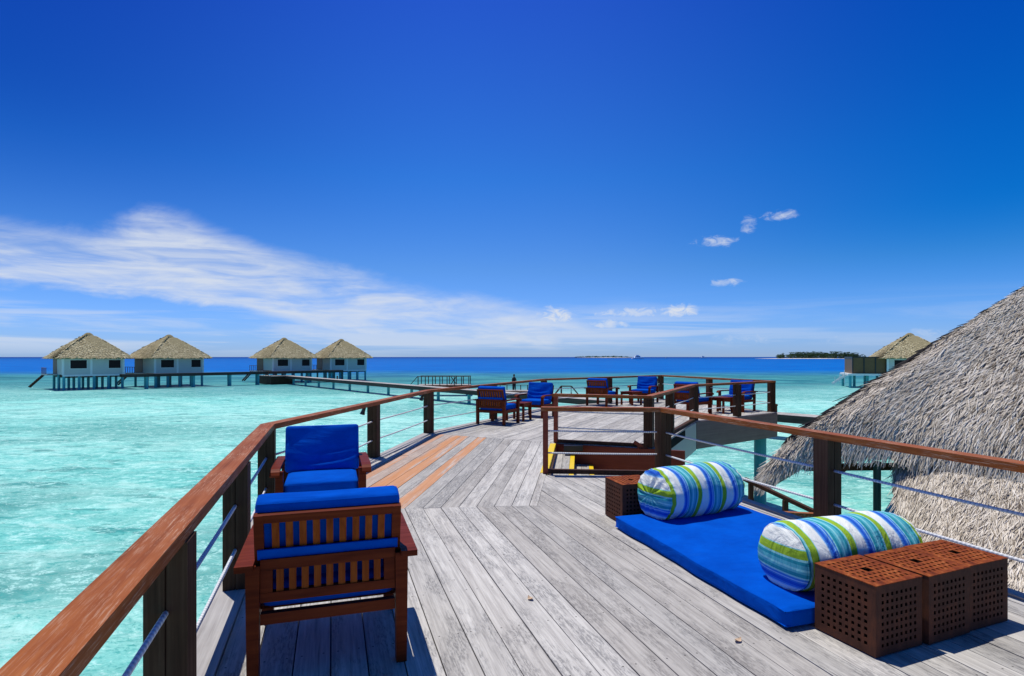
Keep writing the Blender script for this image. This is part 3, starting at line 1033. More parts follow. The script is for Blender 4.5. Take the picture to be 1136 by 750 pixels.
def make_table():
    root = empty('side_table')
    bm = bmesh.new()
    for k in range(5):
        box(bm, -0.26 + 0.105 * k, -0.26 + 0.105 * k + 0.10, -0.26, 0.26, 0.425, 0.45)
    finish(bm, 'table_top', M_CHAIR, root, bevel=0.004)
    bm = bmesh.new()
    box(bm, -0.22, 0.22, -0.235, -0.205, 0.36, 0.424)
    box(bm, -0.22, 0.22, 0.205, 0.235, 0.36, 0.424)
    box(bm, -0.235, -0.221, -0.2, 0.2, 0.36, 0.424)
    box(bm, 0.221, 0.235, -0.2, 0.2, 0.36, 0.424)
    finish(bm, 'apron', M_CHAIR, root)
    for sx in (-1, 1):
        for sy in (-1, 1):
            bm = bmesh.new()
            box(bm, sx * 0.225 - 0.025, sx * 0.225 + 0.025, sy * 0.225 - 0.025, sy * 0.225 + 0.025, 0, 0.423)
            finish(bm, 'leg', M_CHAIR, root, bevel=0.004)
    return root


tab0 = make_table()
for i, ((x, y), rz, lab) in enumerate((((0.17, 14.62), ed3, 'square wooden side table between the two chairs at the left railing'),
                                       ((3.98, 19.25), ed4, 'square wooden side table between the two chairs at the far platform edge'),
                                       ((5.98, 16.55), ed4, 'square wooden side table between the two chairs at the right of the platform'))):
    o = tab0 if i == 0 else copy_tree(tab0)
    o.location = (x, y, 0)
    o.rotation_euler = (0, 0, rz)
    tag(o, lab, 'table', 'wooden side tables between the lounge chairs')

# ------------------------------------------------------------------ mattress, bolsters
bm = bmesh.new()
pillow(bm, 1.40, 2.12, 0.115, 0, 0, 0.062, n=24, r=0.028, puff=0.008)
for v in bm.verts:
    v.co.x += 0.006 * math.sin(v.co.y * 5.0) + 0.004 * math.sin(v.co.y * 13 + 1)
    v.co.y += 0.006 * math.sin(v.co.x * 6.0 + 2)
mc = Vector((0.96, 5.39)) + (Vector((1.59, 3.37)) - Vector((0.96, 5.39))) * 0.5 + R1 * 0.70
mat_o = finish(bm, 'mattress', M_BLUE, None, (mc.x, mc.y, 0.002), EA, smooth=True)
for zz_ in (0.105, 0.020):
    bm = bmesh.new()
    c_ = [(-0.694, -1.054), (0.694, -1.054), (0.694, 1.054), (-0.694, 1.054)]
    pp_ = []
    for i in range(4):
        a_, b_ = Vector(c_[i]), Vector(c_[(i + 1) % 4])
        for k in range(24):
            q_ = a_.lerp(b_, k / 24)
            pp_.append((q_.x + 0.006 * math.sin(q_.y * 5.0) + 0.004 * math.sin(q_.y * 13 + 1), q_.y + 0.006 * math.sin(q_.x * 6.0 + 2), zz_))
    tube(bm, pp_ + pp_[:1], 0.0045, 6, False)
    finish(bm, 'piping', M_BLUE, mat_o, smooth=True)
tag(mat_o, 'large flat royal blue mattress lying on the grey deck', 'mattress')


def stripe_mat(name, axis, mult, off):
    m, t, b = new_mat(name, 0.8, 0.2)
    co = t.coord('Object')
    s = t.sep(co)
    a = t.math('ADD', t.math('MULTIPLY', s[axis], mult), off)
    f = t.math('FRACT', a)
    Wt, G, B1, B2, T1, T2, AQ = (0.80, 0.82, 0.78), (0.30, 0.48, 0.030), (0.012, 0.10, 0.56), (0.05, 0.22, 0.66), (0.020, 0.30, 0.38), (0.10, 0.46, 0.54), (0.26, 0.64, 0.68)
    LB_ = (0.30, 0.52, 0.82)
    stops = [(0.0, G), (0.15, AQ), (0.17, Wt), (0.43, LB_), (0.46, B2), (0.50, B1), (0.56, B2), (0.59, LB_), (0.61, B2),
             (0.65, AQ), (0.68, T1), (0.75, T2), (0.79, AQ), (0.83, T2), (0.90, T1), (0.96, AQ)]
    col = t.ramp(f, stops, 'CONSTANT')
    t.l.new(col, b.inputs['Base Color'])
    fine = t.noise(co, 240.0, 2, 0.6)
    wr = t.noise(t.vmap(co, (9, 4, 4)), 1.0, 5, 0.55, 1.2)
    t.l.new(t.bump(t.math('ADD', t.math('MULTIPLY', fine, 0.04), wr), 0.75, 0.05), b.inputs['Normal'])
    return m


M_STRIPE = stripe_mat('striped bolster fabric', 0, 3.3, 0.50)
M_STRIPE2 = stripe_mat('striped bolster end fabric', 2, 2.9, 0.30)


def bolster(loc, rz, Rd, L, label, seed, roll, gathered):
    rn = random.Random(seed)
    root = empty('bolster', loc, rz)
    tag(root, label, 'bolster', 'striped bolsters on the blue mattress')
    n, m_ = 64, 40
    ph = [rn.uniform(0, 6.28) for _ in range(6)]

    def shape(x, th):
        u = x / (L / 2)
        r = Rd * (1 - 0.05 * u * u - 0.05 * max(0, abs(u) - 0.9) * 10)
        r += 0.006 * math.sin(3 * th + ph[0] + 4 * u) + 0.004 * math.sin(5 * th + ph[1] - 9 * u)
        pk = max(0, abs(u) - 0.75) * 4
        r += 0.006 * pk * math.sin(17 * th + ph[2]) * (1.0 if gathered else 0.35)
        y, z = r * math.cos(th), r * math.sin(th)
        z = max(z, -Rd * 0.86) if z < 0 else z * 0.98
        y *= 1.03
        return Vector((x, y, z + Rd * 0.86))
    bm = bmesh.new()
    rings = []
    for i in range(m_ + 1):
        x = -L / 2 + L * i / m_
        rings.append([bm.verts.new(shape(x, 2 * math.pi * k / n)) for k in range(n)])
    for i in range(m_):
        for k in range(n):
            bm.faces.new((rings[i][k], rings[i][(k + 1) % n], rings[i + 1][(k + 1) % n], rings[i + 1][k]))
    finish(bm, 'cover', M_STRIPE, root, smooth=True)
    for sgn in (-1, 1):
        bm = bmesh.new()
        rr = []
        K = 9
        for i in range(K + 1):
            f = math.cos(i / K * math.pi / 2)
            x = sgn * (L / 2 - 0.002 + 0.055 * math.sin(i / K * math.pi / 2))
            ring = []
            for k in range(n):
                th = 2 * math.pi * k / n
                b0 = shape(sgn * L / 2, th)
                c0 = Vector((0, 0, Rd * 0.88))
                q = Vector((x, c0.y + (b0.y - c0.y) * f, c0.z + (b0.z - c0.z) * f))
                if gathered:
                    q.x += sgn * 0.010 * math.sin(13 * th + ph[3]) * math.sin(f * math.pi)
                ring.append(bm.verts.new(q))
            rr.append(ring)
        for i in range(K):
            for k in range(n):
                try:
                    bm.faces.new((rr[i][k], rr[i][(k + 1) % n], rr[i + 1][(k + 1) % n], rr[i + 1][k]))
                except ValueError:
                    pass
        bmesh.ops.remove_doubles(bm, verts=bm.verts[:], dist=0.0005)
        finish(bm, 'end_cap', M_STRIPE2, root, smooth=True)
        # piped seam
        bm = bmesh.new()
        tube(bm, [shape(sgn * (L / 2 - 0.004), 2 * math.pi * k / 48) * 1.0 + Vector((0, 0, 0)) for k in range(49)], 0.006, 6, False)
        finish(bm, 'piping', M_STRIPE2, root, smooth=True)
    return root


RA1 = math.atan2(R1.y, R1.x)
bolster((1.71, 5.52, 0.112), RA1 + R(9), 0.25, 0.90, 'plump striped bolster at the head of the mattress beside the single crate', 3, 0, True)
bolster((2.20, 3.87, 0.112), RA1 + R(1), 0.228, 0.97, 'striped bolster at the foot of the mattress behind the three rusty crates', 8, 0, False)


# ------------------------------------------------------------------ perforated crates
def crate_side(bm, sz, h, ho, mx, lid, thick=0.004, nx=8, nz=8, slot=False, ll=None):
    """perforated sheet in local x,z plane at y=0 as a grid with holes; mx maps to the crate"""
    mg = 0.035
    cw, chh = (sz - 2 * mg) / nx, (h - 2 * mg) / nz
    xs, zs = [0.0], [0.0]
    for i in range(nx):
        c = mg + cw * (i + 0.5)
        xs += [c - ho / 2, c + ho / 2]
    xs.append(sz)
    for i in range(nz):
        c = mg + chh * (i + 0.5)
        zs += [c - ho / 2, c + ho / 2]
    zs.append(h)
    for yy in (0.0,):
        V = {}
        for i, x in enumerate(xs):
            for j, z in enumerate(zs):
                V[i, j] = (bm.verts.new(mx @ Vector((x, 0, z))), bm.verts.new(mx @ Vector((x, thick, z))))
        solid = {}
        for i in range(len(xs) - 1):
            for j in range(len(zs) - 1):
                hole = i % 2 == 1 and j % 2 == 1
                if slot and 7 <= i <= 9 and 7 <= j <= 9:
                    hole = True
                if slot and 5 <= i <= 11 and j == 8 and False:
                    hole = True
                solid[i, j] = not hole
        fs = []
        for (i, j), s_ in solid.items():
            if not s_:
                continue
            a, b_, c, d_ = V[i, j], V[i + 1, j], V[i + 1, j + 1], V[i, j + 1]
            fs.append(bm.faces.new((a[0], b_[0], c[0], d_[0])))
            fs.append(bm.faces.new((a[1], d_[1], c[1], b_[1])))
            for (p, q, di, dj) in ((a, b_, 0, -1), (b_, c, 1, 0), (c, d_, 0, 1), (d_, a, -1, 0)):
                if not solid.get((i + di, j + dj), False):
                    fs.append(bm.faces.new((p[0], p[1], q[1], q[0])))
        for f in fs:
            f[ll] = lid
    lonely = [v for v in bm.verts if not v.link_faces]
    bmesh.ops.delete(bm, geom=lonely, context='VERTS')


def make_crate():
    root = empty('perforated_crate')
    s, h = 0.374, 0.384
    bm = bmesh.new()
    ll = bm.faces.layers.float.new('lid')
    hs_ = s / 2
    for k in range(4):
        mx = Matrix.Rotation(k * math.pi / 2, 4, 'Z') @ Matrix.Translation((-hs_, -hs_, 0.004))
        crate_side(bm, s - 0.0045, h - 0.008, 0.0185, mx, 0.0, ll=ll)
    finish(bm, 'crate_body', M_RUST, root)
    bm = bmesh.new()
    ll = bm.faces.layers.float.new('lid')
    mx = Matrix.Translation((-hs_ - 0.002, -hs_ - 0.002, h)) @ Matrix.Rotation(-R(90), 4, 'X')
    crate_side(bm, s + 0.004, s + 0.004, 0.0185, mx, 1.0, slot=True, ll=ll)
    finish(bm, 'lid', M_RUST, root)
    bm = bmesh.new()
    box(bm, -hs_ + 0.014, hs_ - 0.014, -hs_ + 0.014, hs_ - 0.014, 0.012, h - 0.02)
    finish(bm, 'hole_shade_box', M_HOLE_SHADE, root)  # near-black box added inside so the holes look dark
    bm = bmesh.new()
    ll = bm.faces.layers.float.new('lid')
    box(bm, -hs_ + 0.012, hs_ - 0.012, -hs_ + 0.012, hs_ - 0.012, 0.0, 0.010)
    finish(bm, 'base_plate', M_RUST, root)
    return root


crate0 = make_crate()
cu = Vector((0.924, 0.381)).normalized()
cv_ = Vector((-cu.y, cu.x))
near = Vector((1.924, 3.048))
cra = math.atan2(cu.y, cu.x)
c_spots = []
for k, (du, dvv, dr) in enumerate(((0.19, 0.19, 0.0), (0.19 + 0.40, 0.175, R(0.8)), (0.19 + 0.782, 0.185, R(-0.6)))):
    c_spots.append((near + cu * du + cv_ * dvv, cra + dr))
labs = ['rusty perforated crate nearest the mattress corner, leftmost of the row of three',
        'middle rusty perforated crate of the row of three',
        'rusty perforated crate nearest the railing, rightmost of the row of three']
for i, (p, rz) in enumerate(c_spots):
    o = crate0 if i == 0 else copy_tree(crate0)
    o.location = (p.x, p.y, 0.003)
    o.rotation_euler = (0, 0, rz)
    tag(o, labs[i], 'crate', 'rusty perforated steel crates')
o = copy_tree(crate0)
p = Vector((1.05, 5.47)) + R1 * 0.19 + A1 * 0.19
o.location = (p.x, p.y, 0.003)
o.rotation_euler = (0, 0, EA - R(1))
tag(o, 'rusty perforated crate standing alone at the head of the mattress', 'crate', 'rusty perforated steel crates')

# dry leaves dropped on the deck
for (x, y, rz, lab) in ((1.27, 3.24, 0.6, 'curled dry leaf on the deck in front of the mattress'), (0.12, 3.80, 2.1, 'small dry leaf caught in a plank joint in mid deck')):
    bm = bmesh.new()
    rows = []
    for i in range(7):
        u = i / 6
        wv = 0.018 * math.sin(math.pi * min(1, u * 1.05 + 0.02)) + 0.001
        z = 0.003 + 0.012 * (u - 0.5) ** 2 * 4
        rows.append([bm.verts.new((0.055 * (u - 0.5), -wv, z + 0.006)), bm.verts.new((0.055 * (u - 0.5), 0, z)), bm.verts.new((0.055 * (u - 0.5), wv, z + 0.005))])
    for a, b_ in zip(rows, rows[1:]):
        for k in range(2):
            bm.faces.new((a[k], a[k + 1], b_[k + 1], b_[k]))
    tag(finish(bm, 'dry_leaf', M_LEAF, None, (x, y, 0.002), rz, smooth=True), lab, 'leaf', 'dry leaves on the deck')


# ------------------------------------------------------------------ thatched pavilion on the right
def blade(bm, lay, p, d, nrm, L, wd, rv, lift, droop=0.0):
    side = d.cross(nrm).normalized() * (wd / 2)
    a = p
    b_ = p + d * (L * 0.55) + nrm * lift * 0.6
    c = p + d * L + nrm * lift + Vector((0, 0, -droop))
    v = [bm.verts.new(a - side), bm.verts.new(a + side), bm.verts.new(b_ + side * 0.9), bm.verts.new(b_ - side * 0.9),
         bm.verts.new(c + side * 0.35), bm.verts.new(c - side * 0.35)]
    for f in (bm.faces.new((v[0], v[1], v[2], v[3])), bm.faces.new((v[3], v[2], v[4], v[5]))):
        f[lay] = rv


def polyline(pts, u):
    pts = [Vector(p) for p in pts]
    x = u * (len(pts) - 1)
    i = min(int(x), len(pts) - 2)
    return pts[i].lerp(pts[i + 1], x - i)


def thatch_surface(fn, nu, nv, thick, name, parent, base):
    """solid thatch body under the loose strands"""
    bm = bmesh.new()
    g, h = {}, {}
    for i in range(nu + 1):
        for j in range(nv + 1):
            p = fn(i / nu, j / nv)
            g[i, j] = bm.verts.new(p - base + Vector((0, 0, -0.02)))
            h[i, j] = bm.verts.new(p - base + Vector((0.0, 0.0, -thick)))
    for i in range(nu):
        for j in range(nv):
            bm.faces.new((g[i, j], g[i + 1, j], g[i + 1, j + 1], g[i, j + 1]))
            bm.faces.new((h[i, j], h[i, j + 1], h[i + 1, j + 1], h[i + 1, j]))
    for i in range(nu):
        bm.faces.new((g[i, 0], h[i, 0], h[i + 1, 0], g[i + 1, 0]))
        bm.faces.new((g[i, nv], g[i + 1, nv], h[i + 1, nv], h[i, nv]))
    for j in range(nv):
        bm.faces.new((g[0, j], g[0, j + 1], h[0, j + 1], h[0, j]))
        bm.faces.new((g[nu, j], h[nu, j], h[nu, j + 1], g[nu, j + 1]))
    return finish(bm, name, M_THATCHU, parent, smooth=False)


def strands(fn, count, Lr, wr, name, parent, base, pick, mat, fringe=0, seed=1, shear=0.0, jit=0.22, vmaxed=1.0):
    rn = random.Random(seed)
    bm = bmesh.new()
    lay = bm.faces.layers.float.new('rnd')
    e = 0.004
    for k in range(count + fringe):
        u, v = pick(rn)
        if k >= count:
            v = rn.uniform(0.0, 0.02)
        p = fn(u, v)
        pd = fn(u, max(0, v - e)) if v > e else p * 2 - fn(u, v + e)
        if v > e:
            dn_ = (pd - p)
        else:
            dn_ = p - fn(u, v + e)
        tu = fn(min(1, u + e), v) - fn(max(0, u - e), v)
        if dn_.length < 1e-7 or tu.length < 1e-7:
            continue
        dn_.normalize()
        nrm = tu.cross(-dn_)
        if nrm.z < 0:
            nrm = -nrm
        nrm.normalize()
        side = dn_.cross(nrm).normalized()
        d = (dn_ + side * (rn.gauss(0, jit) + shear) + nrm * rn.uniform(-0.02, 0.07)).normalized()
        L = rn.uniform(*Lr)
        rv = rn.random()
        if k >= count:
            d = (d + Vector((0, 0, -0.45)) + Vector((rn.gauss(0, .15), rn.gauss(0, .15), 0))).normalized()
            p = p + nrm * rn.uniform(-0.12, 0.02) - d * 0.16
            L *= 0.6
            rv *= 0.55
        blade(bm, lay, p - base + nrm * rn.uniform(0.0, 0.03), d, nrm, L, rn.uniform(*wr), rv, rn.uniform(-0.008, 0.022))
    return finish(bm, name, mat, parent)


TB = Vector((8.0, 12.0, SEA))
pav = empty('thatched_pavilion', TB)
tag(pav, 'big grey thatched roof of a pavilion standing below the deck on the right', 'pavilion')
APEX = Vector((25.1, 21.0, 8.2))
EAVE = [(4.26, 9.66, -0.36), (4.80, 9.78, -0.06), (5.5, 9.92, 0.10), (6.6, 9.98, 0.06), (8.3, 9.40, -0.28), (10.5, 8.7, -0.42), (13.5, 8.4, -0.45), (16.5, 8.2, -0.45)]


def roof_a(u, v):
    b_ = polyline(EAVE, u)
    p = b_.lerp(APEX, v)
    bulge = 0.30 * (1 - math.exp(-v / 0.018)) * (1 - v)
    wob = 0.02 * math.sin(u * 23 + v * 13) + 0.02 * math.sin(v * 61 + u * 7)
    return p + Vector((0, 0, bulge + wob * (1 - v) * min(1, v * 12)))


LT = [(6.92, 10.35, -0.02), (7.6, 10.05, -0.10), (8.5, 9.65, -0.34), (10.3, 9.2, -0.56), (12.5, 8.9, -0.60)]
LBm = [(6.08, 8.95, -1.42), (5.86, 7.9, -1.44), (5.66, 6.7, -1.48), (6.2, 5.2, -1.50), (7.4, 3.4, -1.50)]


def roof_b(u, v):
    a, b_ = polyline(LBm, u), polyline(LT, u)
    p = a.lerp(b_, v)
    return p + Vector((0, 0, 0.16 * (1 - math.exp(-v / 0.08)) * (1 - v) + 0.025 * math.sin(u * 31 + v * 6) * (1 - v)))


rb = thatch_surface(roof_a, 56, 48, 0.15, 'roof', pav, TB)


def pick_a(rn):
    while True:
        u, v = rn.random() ** 1.3, rn.random() ** 1.9 * 0.97
        if rn.random() < (1 - v) ** 0.8:
            return u, v


strands(roof_a, 62000, (0.20, 0.50), (0.009, 0.021), 'thatch', rb, TB, pick_a, M_THATCH, fringe=2300, seed=4, jit=0.14)
lb = thatch_surface(roof_b, 30, 20, 0.22, 'lower_roof', pav, TB)


def pick_b(rn):
    return rn.random() ** 1.3, rn.random() ** 0.95


strands(roof_b, 36000, (0.22, 0.50), (0.008, 0.020), 'thatch', lb, TB, pick_b, M_THATCH, fringe=1200, seed=6, jit=0.16, shear=0.04)


# loose side edge of the lower roof, facing the water
def edge_fn(u, v):
    return roof_b(u * 0.03, v)


strands(edge_fn, 900, (0.15, 0.32), (0.012, 0.026), 'edge_fringe', lb, TB, lambda rn: (rn.random(), rn.random()), M_THATCH, seed=9, jit=0.35, shear=0.0)
# hidden rear slope that closes the pyramid
BACK = Vector((27.5, 38.0, -0.5))


def roof_c(u, v):
    b_ = Vector(EAVE[0]).lerp(BACK, u)
    p = b_.lerp(APEX, v)
    bulge = 0.30 * (1 - math.exp(-v / 0.018)) * (1 - v) * (1 - u)
    return p + Vector((0, 0, bulge))


rc = thatch_surface(roof_c, 16, 24, 0.28, 'rear_roof', pav, TB)
strands(roof_c, 3500, (0.3, 0.6), (0.03, 0.06), 'thatch', rc, TB, lambda rn: (rn.random() ** 2.2, rn.random() * 0.95), M_THATCH, fringe=150, seed=14, jit=0.2)
# dark hip capping along the ridge line
bm = bmesh.new()
lay = bm.faces.layers.float.new('rnd')
rn = random.Random(31)
for k in range(2400):
    v = rn.random() ** 1.3 * 0.94 + 0.035
    p = roof_a(0.0, v) + Vector((rn.gauss(0, 0.02), rn.gauss(0, 0.03), rn.uniform(0.01, 0.07)))
    d = (roof_a(0, max(0, v - 0.02)) - roof_a(0, v)).normalized() + Vector((rn.gauss(0, .10), rn.gauss(0, .14), rn.gauss(0, .05)))
    blade(bm, lay, p - TB, d.normalized(), Vector((-0.3, -0.3, 0.9)).normalized(), rn.uniform(0.25, 0.5), rn.uniform(0.03, 0.06), rn.random() * 0.25, rn.uniform(-0.02, 0.03))
M_CAP = thatch_mat('dark ridge thatch', [(0.0, (0.010, 0.010, 0.012)), (0.3, (0.030, 0.027, 0.026)), (1.0, (0.12, 0.10, 0.09))])
finish(bm, 'hip_cap', M_CAP, pav)
for (x, y) in ((6.36, 10.05), (8.9, 10.6), (11.8, 10.4), (14.5, 11.5)):
    bm = bmesh.new()
    tube(bm, [(x - TB.x, y - TB.y, -0.4), (x - TB.x, y - TB.y, -0.22 - SEA)], 0.06, 14)
    finish(bm, 'post', M_GREENP, pav)
bm = bmesh.new()
bar(bm, Vector((5.2, 10.25, -0.36)) - TB, Vector((8.9, 10.6, -0.40)) - TB, 0.09, 0.12)
bar(bm, Vector((5.72, 10.1, -0.42)) - TB, Vector((6.0, 10.1, -0.20)) - TB, 0.07, 0.09)
finish(bm, 'eave_beam', M_POST, pav)


# ------------------------------------------------------------------ water bungalows
def make_bungalow():
    """origin at the water under the middle; local -y is the long window wall, -x the terrace side"""
    root = empty('water_bungalow')
    H0 = -0.78 - SEA             # floor level above the water
    HE = 1.60 - SEA              # eave level
    HA = 4.85 - SEA
    hw = 3.4
    bm = bmesh.new()
    box(bm, -hw, hw, -hw, hw, H0, HE + 0.1)
    wl = finish(bm, 'wall', M_WALL, root)
    for (x0, x1) in ((0.42 - hw + 0.35, 0.42 - hw + 2.15), (hw - 1.75, hw - 0.35)):
        bm = bmesh.new()
        box(bm, x0 - 0.05, x1 + 0.05, -hw - 0.03, -hw - 0.002, HE - 1.60, HE - 0.38)
        wn = finish(bm, 'window', M_TRIM, root)
        bm = bmesh.new()
        box(bm, x0, x1, -hw - 0.04, -hw - 0.031, HE - 1.55, HE - 0.43)
        finish(bm, 'pane', M_GLASS, wn)
    for x in (-hw, hw):
        bm = bmesh.new()
        box(bm, x - 0.12, x + 0.12, -hw - 0.06, -hw + 0.12, H0 - 0.05, HE)
        finish(bm, 'corner_trim', M_TRIM, root)
    bm = bmesh.new()
    box(bm, -0.45, -0.2, -hw - 0.05, -hw - 0.001, H0 - 0.02, HE)
    finish(bm, 'corner_trim', M_TRIM, root)
    # terrace face on the left
    bm = bmesh.new()
    box(bm, -hw - 0.03, -hw - 0.002, 0.6, hw - 0.1, H0 + 0.05, HE - 0.1)
    finish(bm, 'terrace_door', M_DOOR, root)
    bm = bmesh.new()
    box(bm, -hw - 1.3, -hw - 0.04, 0.2, hw, H0 - 0.12, H0 + 0.02)
    finish(bm, 'terrace', M_PALE, root)
    bm = bmesh.new()
    box(bm, -hw - 1.28, -hw - 1.2, 0.2, hw, H0 + 0.85, H0 + 0.92)
    for k in range(5):
        yy = 0.25 + k * (hw - 0.3) / 4
        box(bm, -hw - 1.27, -hw - 1.21, yy - 0.03, yy + 0.03, H0 + 0.021, H0 + 0.849)
    finish(bm, 'terrace_rail', M_BROWN, root)
    bm = bmesh.new()
    for k in range(13):
        x = -hw + 0.25 + k * (2 * hw - 0.5) / 12
        if abs(x + 0.32) > 0.25:
            box(bm, x - 0.012, x + 0.012, -hw - 0.012, -hw - 0.0015, H0 + 0.02, HE - 1.62)
    bt = finish(bm, 'batten', M_WALL, root)
    bm = bmesh.new()
    box(bm, -hw - 0.05, hw + 0.05, -hw - 0.075, -hw - 0.061, H0 - 0.22, H0 + 0.02)
    finish(bm, 'floor_edge', M_TRIM, root)
    bm = bmesh.new()
    box(bm, -hw + 0.2, hw - 0.2, -hw + 0.2, hw - 0.2, H0 - 0.4, H0 - 0.002)
    finish(bm, 'floor_beams', M_POST, root)
    for ix in range(5):
        for iy in range(3):
            x, y = -hw + 0.1 + ix * (2 * hw - 0.2) / 4, -hw + 0.1 + iy * (2 * hw - 0.2) / 2
            bm = bmesh.new()
            tube(bm, [(x, y, -0.5), (x, y, H0 - 0.003)], 0.17, 10)
            finish(bm, 'pile', M_TEAL, root)
    # steps to the water
    bm = bmesh.new()
    bar(bm, (-hw - 1.2, 2.9, H0 - 0.1), (-hw - 2.7, 2.9, 0.3), 0.08, 0.2)
    bar(bm, (-hw - 1.2, 2.0, H0 - 0.1), (-hw - 2.7, 2.0, 0.3), 0.08, 0.2)
    for k in range(7):
        f = (k + 0.5) / 7
        z = H0 - 0.1 - f * (H0 - 0.4)
        box(bm, -hw - 1.2 - 1.5 * f - 0.12, -hw - 1.2 - 1.5 * f + 0.12, 2.041, 2.859, z, z + 0.05)
    finish(bm, 'steps', M_POST, root)
    # roof
    he = 4.25
    top_h = 0.35

    def rf(side):
        def fn(u, v):
            a = Vector((-he + 2 * he * u, -he, HE - 0.05))
            b_ = Vector((-top_h + 2 * top_h * u, -top_h * 0.3, HA))
            p = a.lerp(b_, v)
            p.z += 0.10 * math.sin(math.pi * v)
            return Matrix.Rotation(side * math.pi / 2, 3, 'Z') @ p
        return fn
    bm = bmesh.new()
    rings = []
    for j in range(9):
        v = j / 8
        rings.append([bm.verts.new(rf(s)(0, v)) for s in range(4)])
    for a, b_ in zip(rings, rings[1:]):
        for k in range(4):
            bm.faces.new((a[k], a[(k + 1) % 4], b_[(k + 1) % 4], b_[k]))
    bm.faces.new(rings[-1])
    low_ring = [bm.verts.new(v.co + Vector((0, 0, -0.22))) for v in rings[0]]
    for k in range(4):
        bm.faces.new((rings[0][(k + 1) % 4], rings[0][k], low_ring[k], low_ring[(k + 1) % 4]))
    bm.faces.new(low_ring)
    roof = finish(bm, 'roof', M_STRAWU, root)
    rn_ = random.Random(77)
    bm = bmesh.new()
    lay_ = bm.faces.layers.float.new('rnd')
    for s in range(4):
        fn = rf(s)
        for k in range(2600 if s in (0, 3) else 900):
            v = 1 - math.sqrt(rn_.random())
            u = rn_.random()
            p = fn(u, v)
            dn_ = (fn(u, v) - fn(u, v + 0.01)).normalized()
            nrm = (fn(min(1, u + 0.01), v) - fn(u, v)).cross(-dn_)
            if nrm.length < 1e-8:
                continue
            nrm.normalize()
            if nrm.z < 0:
                nrm = -nrm
            d = (dn_ + nrm * rn_.uniform(0, 0.12) + dn_.cross(nrm) * rn_.gauss(0, 0.18)).normalized()
            blade(bm, lay_, p, d, nrm, rn_.uniform(0.25, 0.5), rn_.uniform(0.08, 0.2), rn_.random(), rn_.uniform(0.0, 0.06))
    finish(bm, 'thatch', M_STRAW, roof)
    bm = bmesh.new()
    tube(bm, [(0, 0, HA - 0.35), (0, 0, HA + 0.0), (0, 0, HA + 0.16)], [0.75, 0.45, 0.18], 10)
    finish(bm, 'roof_cap', M_STRAW, root, bevel=0.0)
    return root


bung0 = make_bungalow()


def place_bung(o, px_az, Y, turn):
    X = px_az * Y
    ray = Vector((X, Y)).normalized()
    # wall direction: square to the sight line, then turned away on its right side
    ang = math.atan2(ray.y, ray.x) - math.pi / 2 + R(turn)
    o.location = (X, Y, SEA)
    o.rotation_euler = (0, 0, ang)


bl = [(-0.7344, 81, 11, 'thatched water bungalow farthest left above the lagoon, steps at its left side'),
      (-0.5945, 88, 24, 'second thatched water bungalow from the left, joined to the boardwalk'),
      (-0.395, 102, 24, 'third thatched water bungalow from the left, behind the brown platform'),
      (-0.296, 109, 23, 'smallest and farthest thatched water bungalow, right of the row of four'),
      (0.689, 82, 14, 'lone thatched water bungalow half hidden behind the big grey roof')]
for i, (a, Y, turn, lab) in enumerate(bl):
    o = bung0 if i == 0 else copy_tree(bung0)
    place_bung(o, a, Y, turn)
    tag(o, lab, 'bungalow', 'thatched water bungalows on piles')
    if i == 4:
        # this one has a glazed timber veranda at its left instead of water steps
        for ch in list(o.children):
            if ch.name.startswith(('steps', 'terrace')):
                bpy.data.objects.remove(ch)
        H0, HE = -0.78 - SEA, 1.60 - SEA
        bm = bmesh.new()
        box(bm, -7.6, -3.405, -2.9, 3.0, H0 + 0.03, HE - 0.12)
        vr = finish(bm, 'veranda', M_DOOR, o)
        bm = bmesh.new()
        for x in (-7.6, -6.2, -4.8, -3.5):
            box(bm, x - 0.05, x + 0.09, -2.98, -2.902, H0 + 0.03, HE - 0.12)
        box(bm, -7.66, -3.41, -3.0, 3.02, HE - 0.118, HE + 0.02)
        finish(bm, 'frame', M_BLACK, vr)
        bm = bmesh.new()
        box(bm, -8.2, -3.41, -3.3, 3.1, H0 - 0.25, H0 + 0.02)
        finish(bm, 'veranda_floor', M_TRIM, o)
        for (x, y) in ((-7.9, -3.0), (-7.9, 2.6), (-6.4, 2.6), (-5.0, 2.6), (-5.6, -2.0)):
            bm = bmesh.new()
            tube(bm, [(x, y, -0.5), (x, y, H0 - 0.252)], 0.19, 10)
            finish(bm, 'pile', M_TEAL, o)
        bm = bmesh.new()
        bar(bm, (-8.2, -1.0, H0 - 0.2), (-9.9, -1.0, 0.5), 0.1, 0.25)
        bar(bm, (-8.2, -2.0, H0 - 0.2), (-9.9, -2.0, 0.5), 0.1, 0.25)
        for k in range(3):
            box(bm, -8.5 - 0.6 * k, -8.42 - 0.6 * k, -2.1, -2.0, 0.6, H0 + 0.5 - 0.5 * k)
        finish(bm, 'steps', M_TRIM, o)


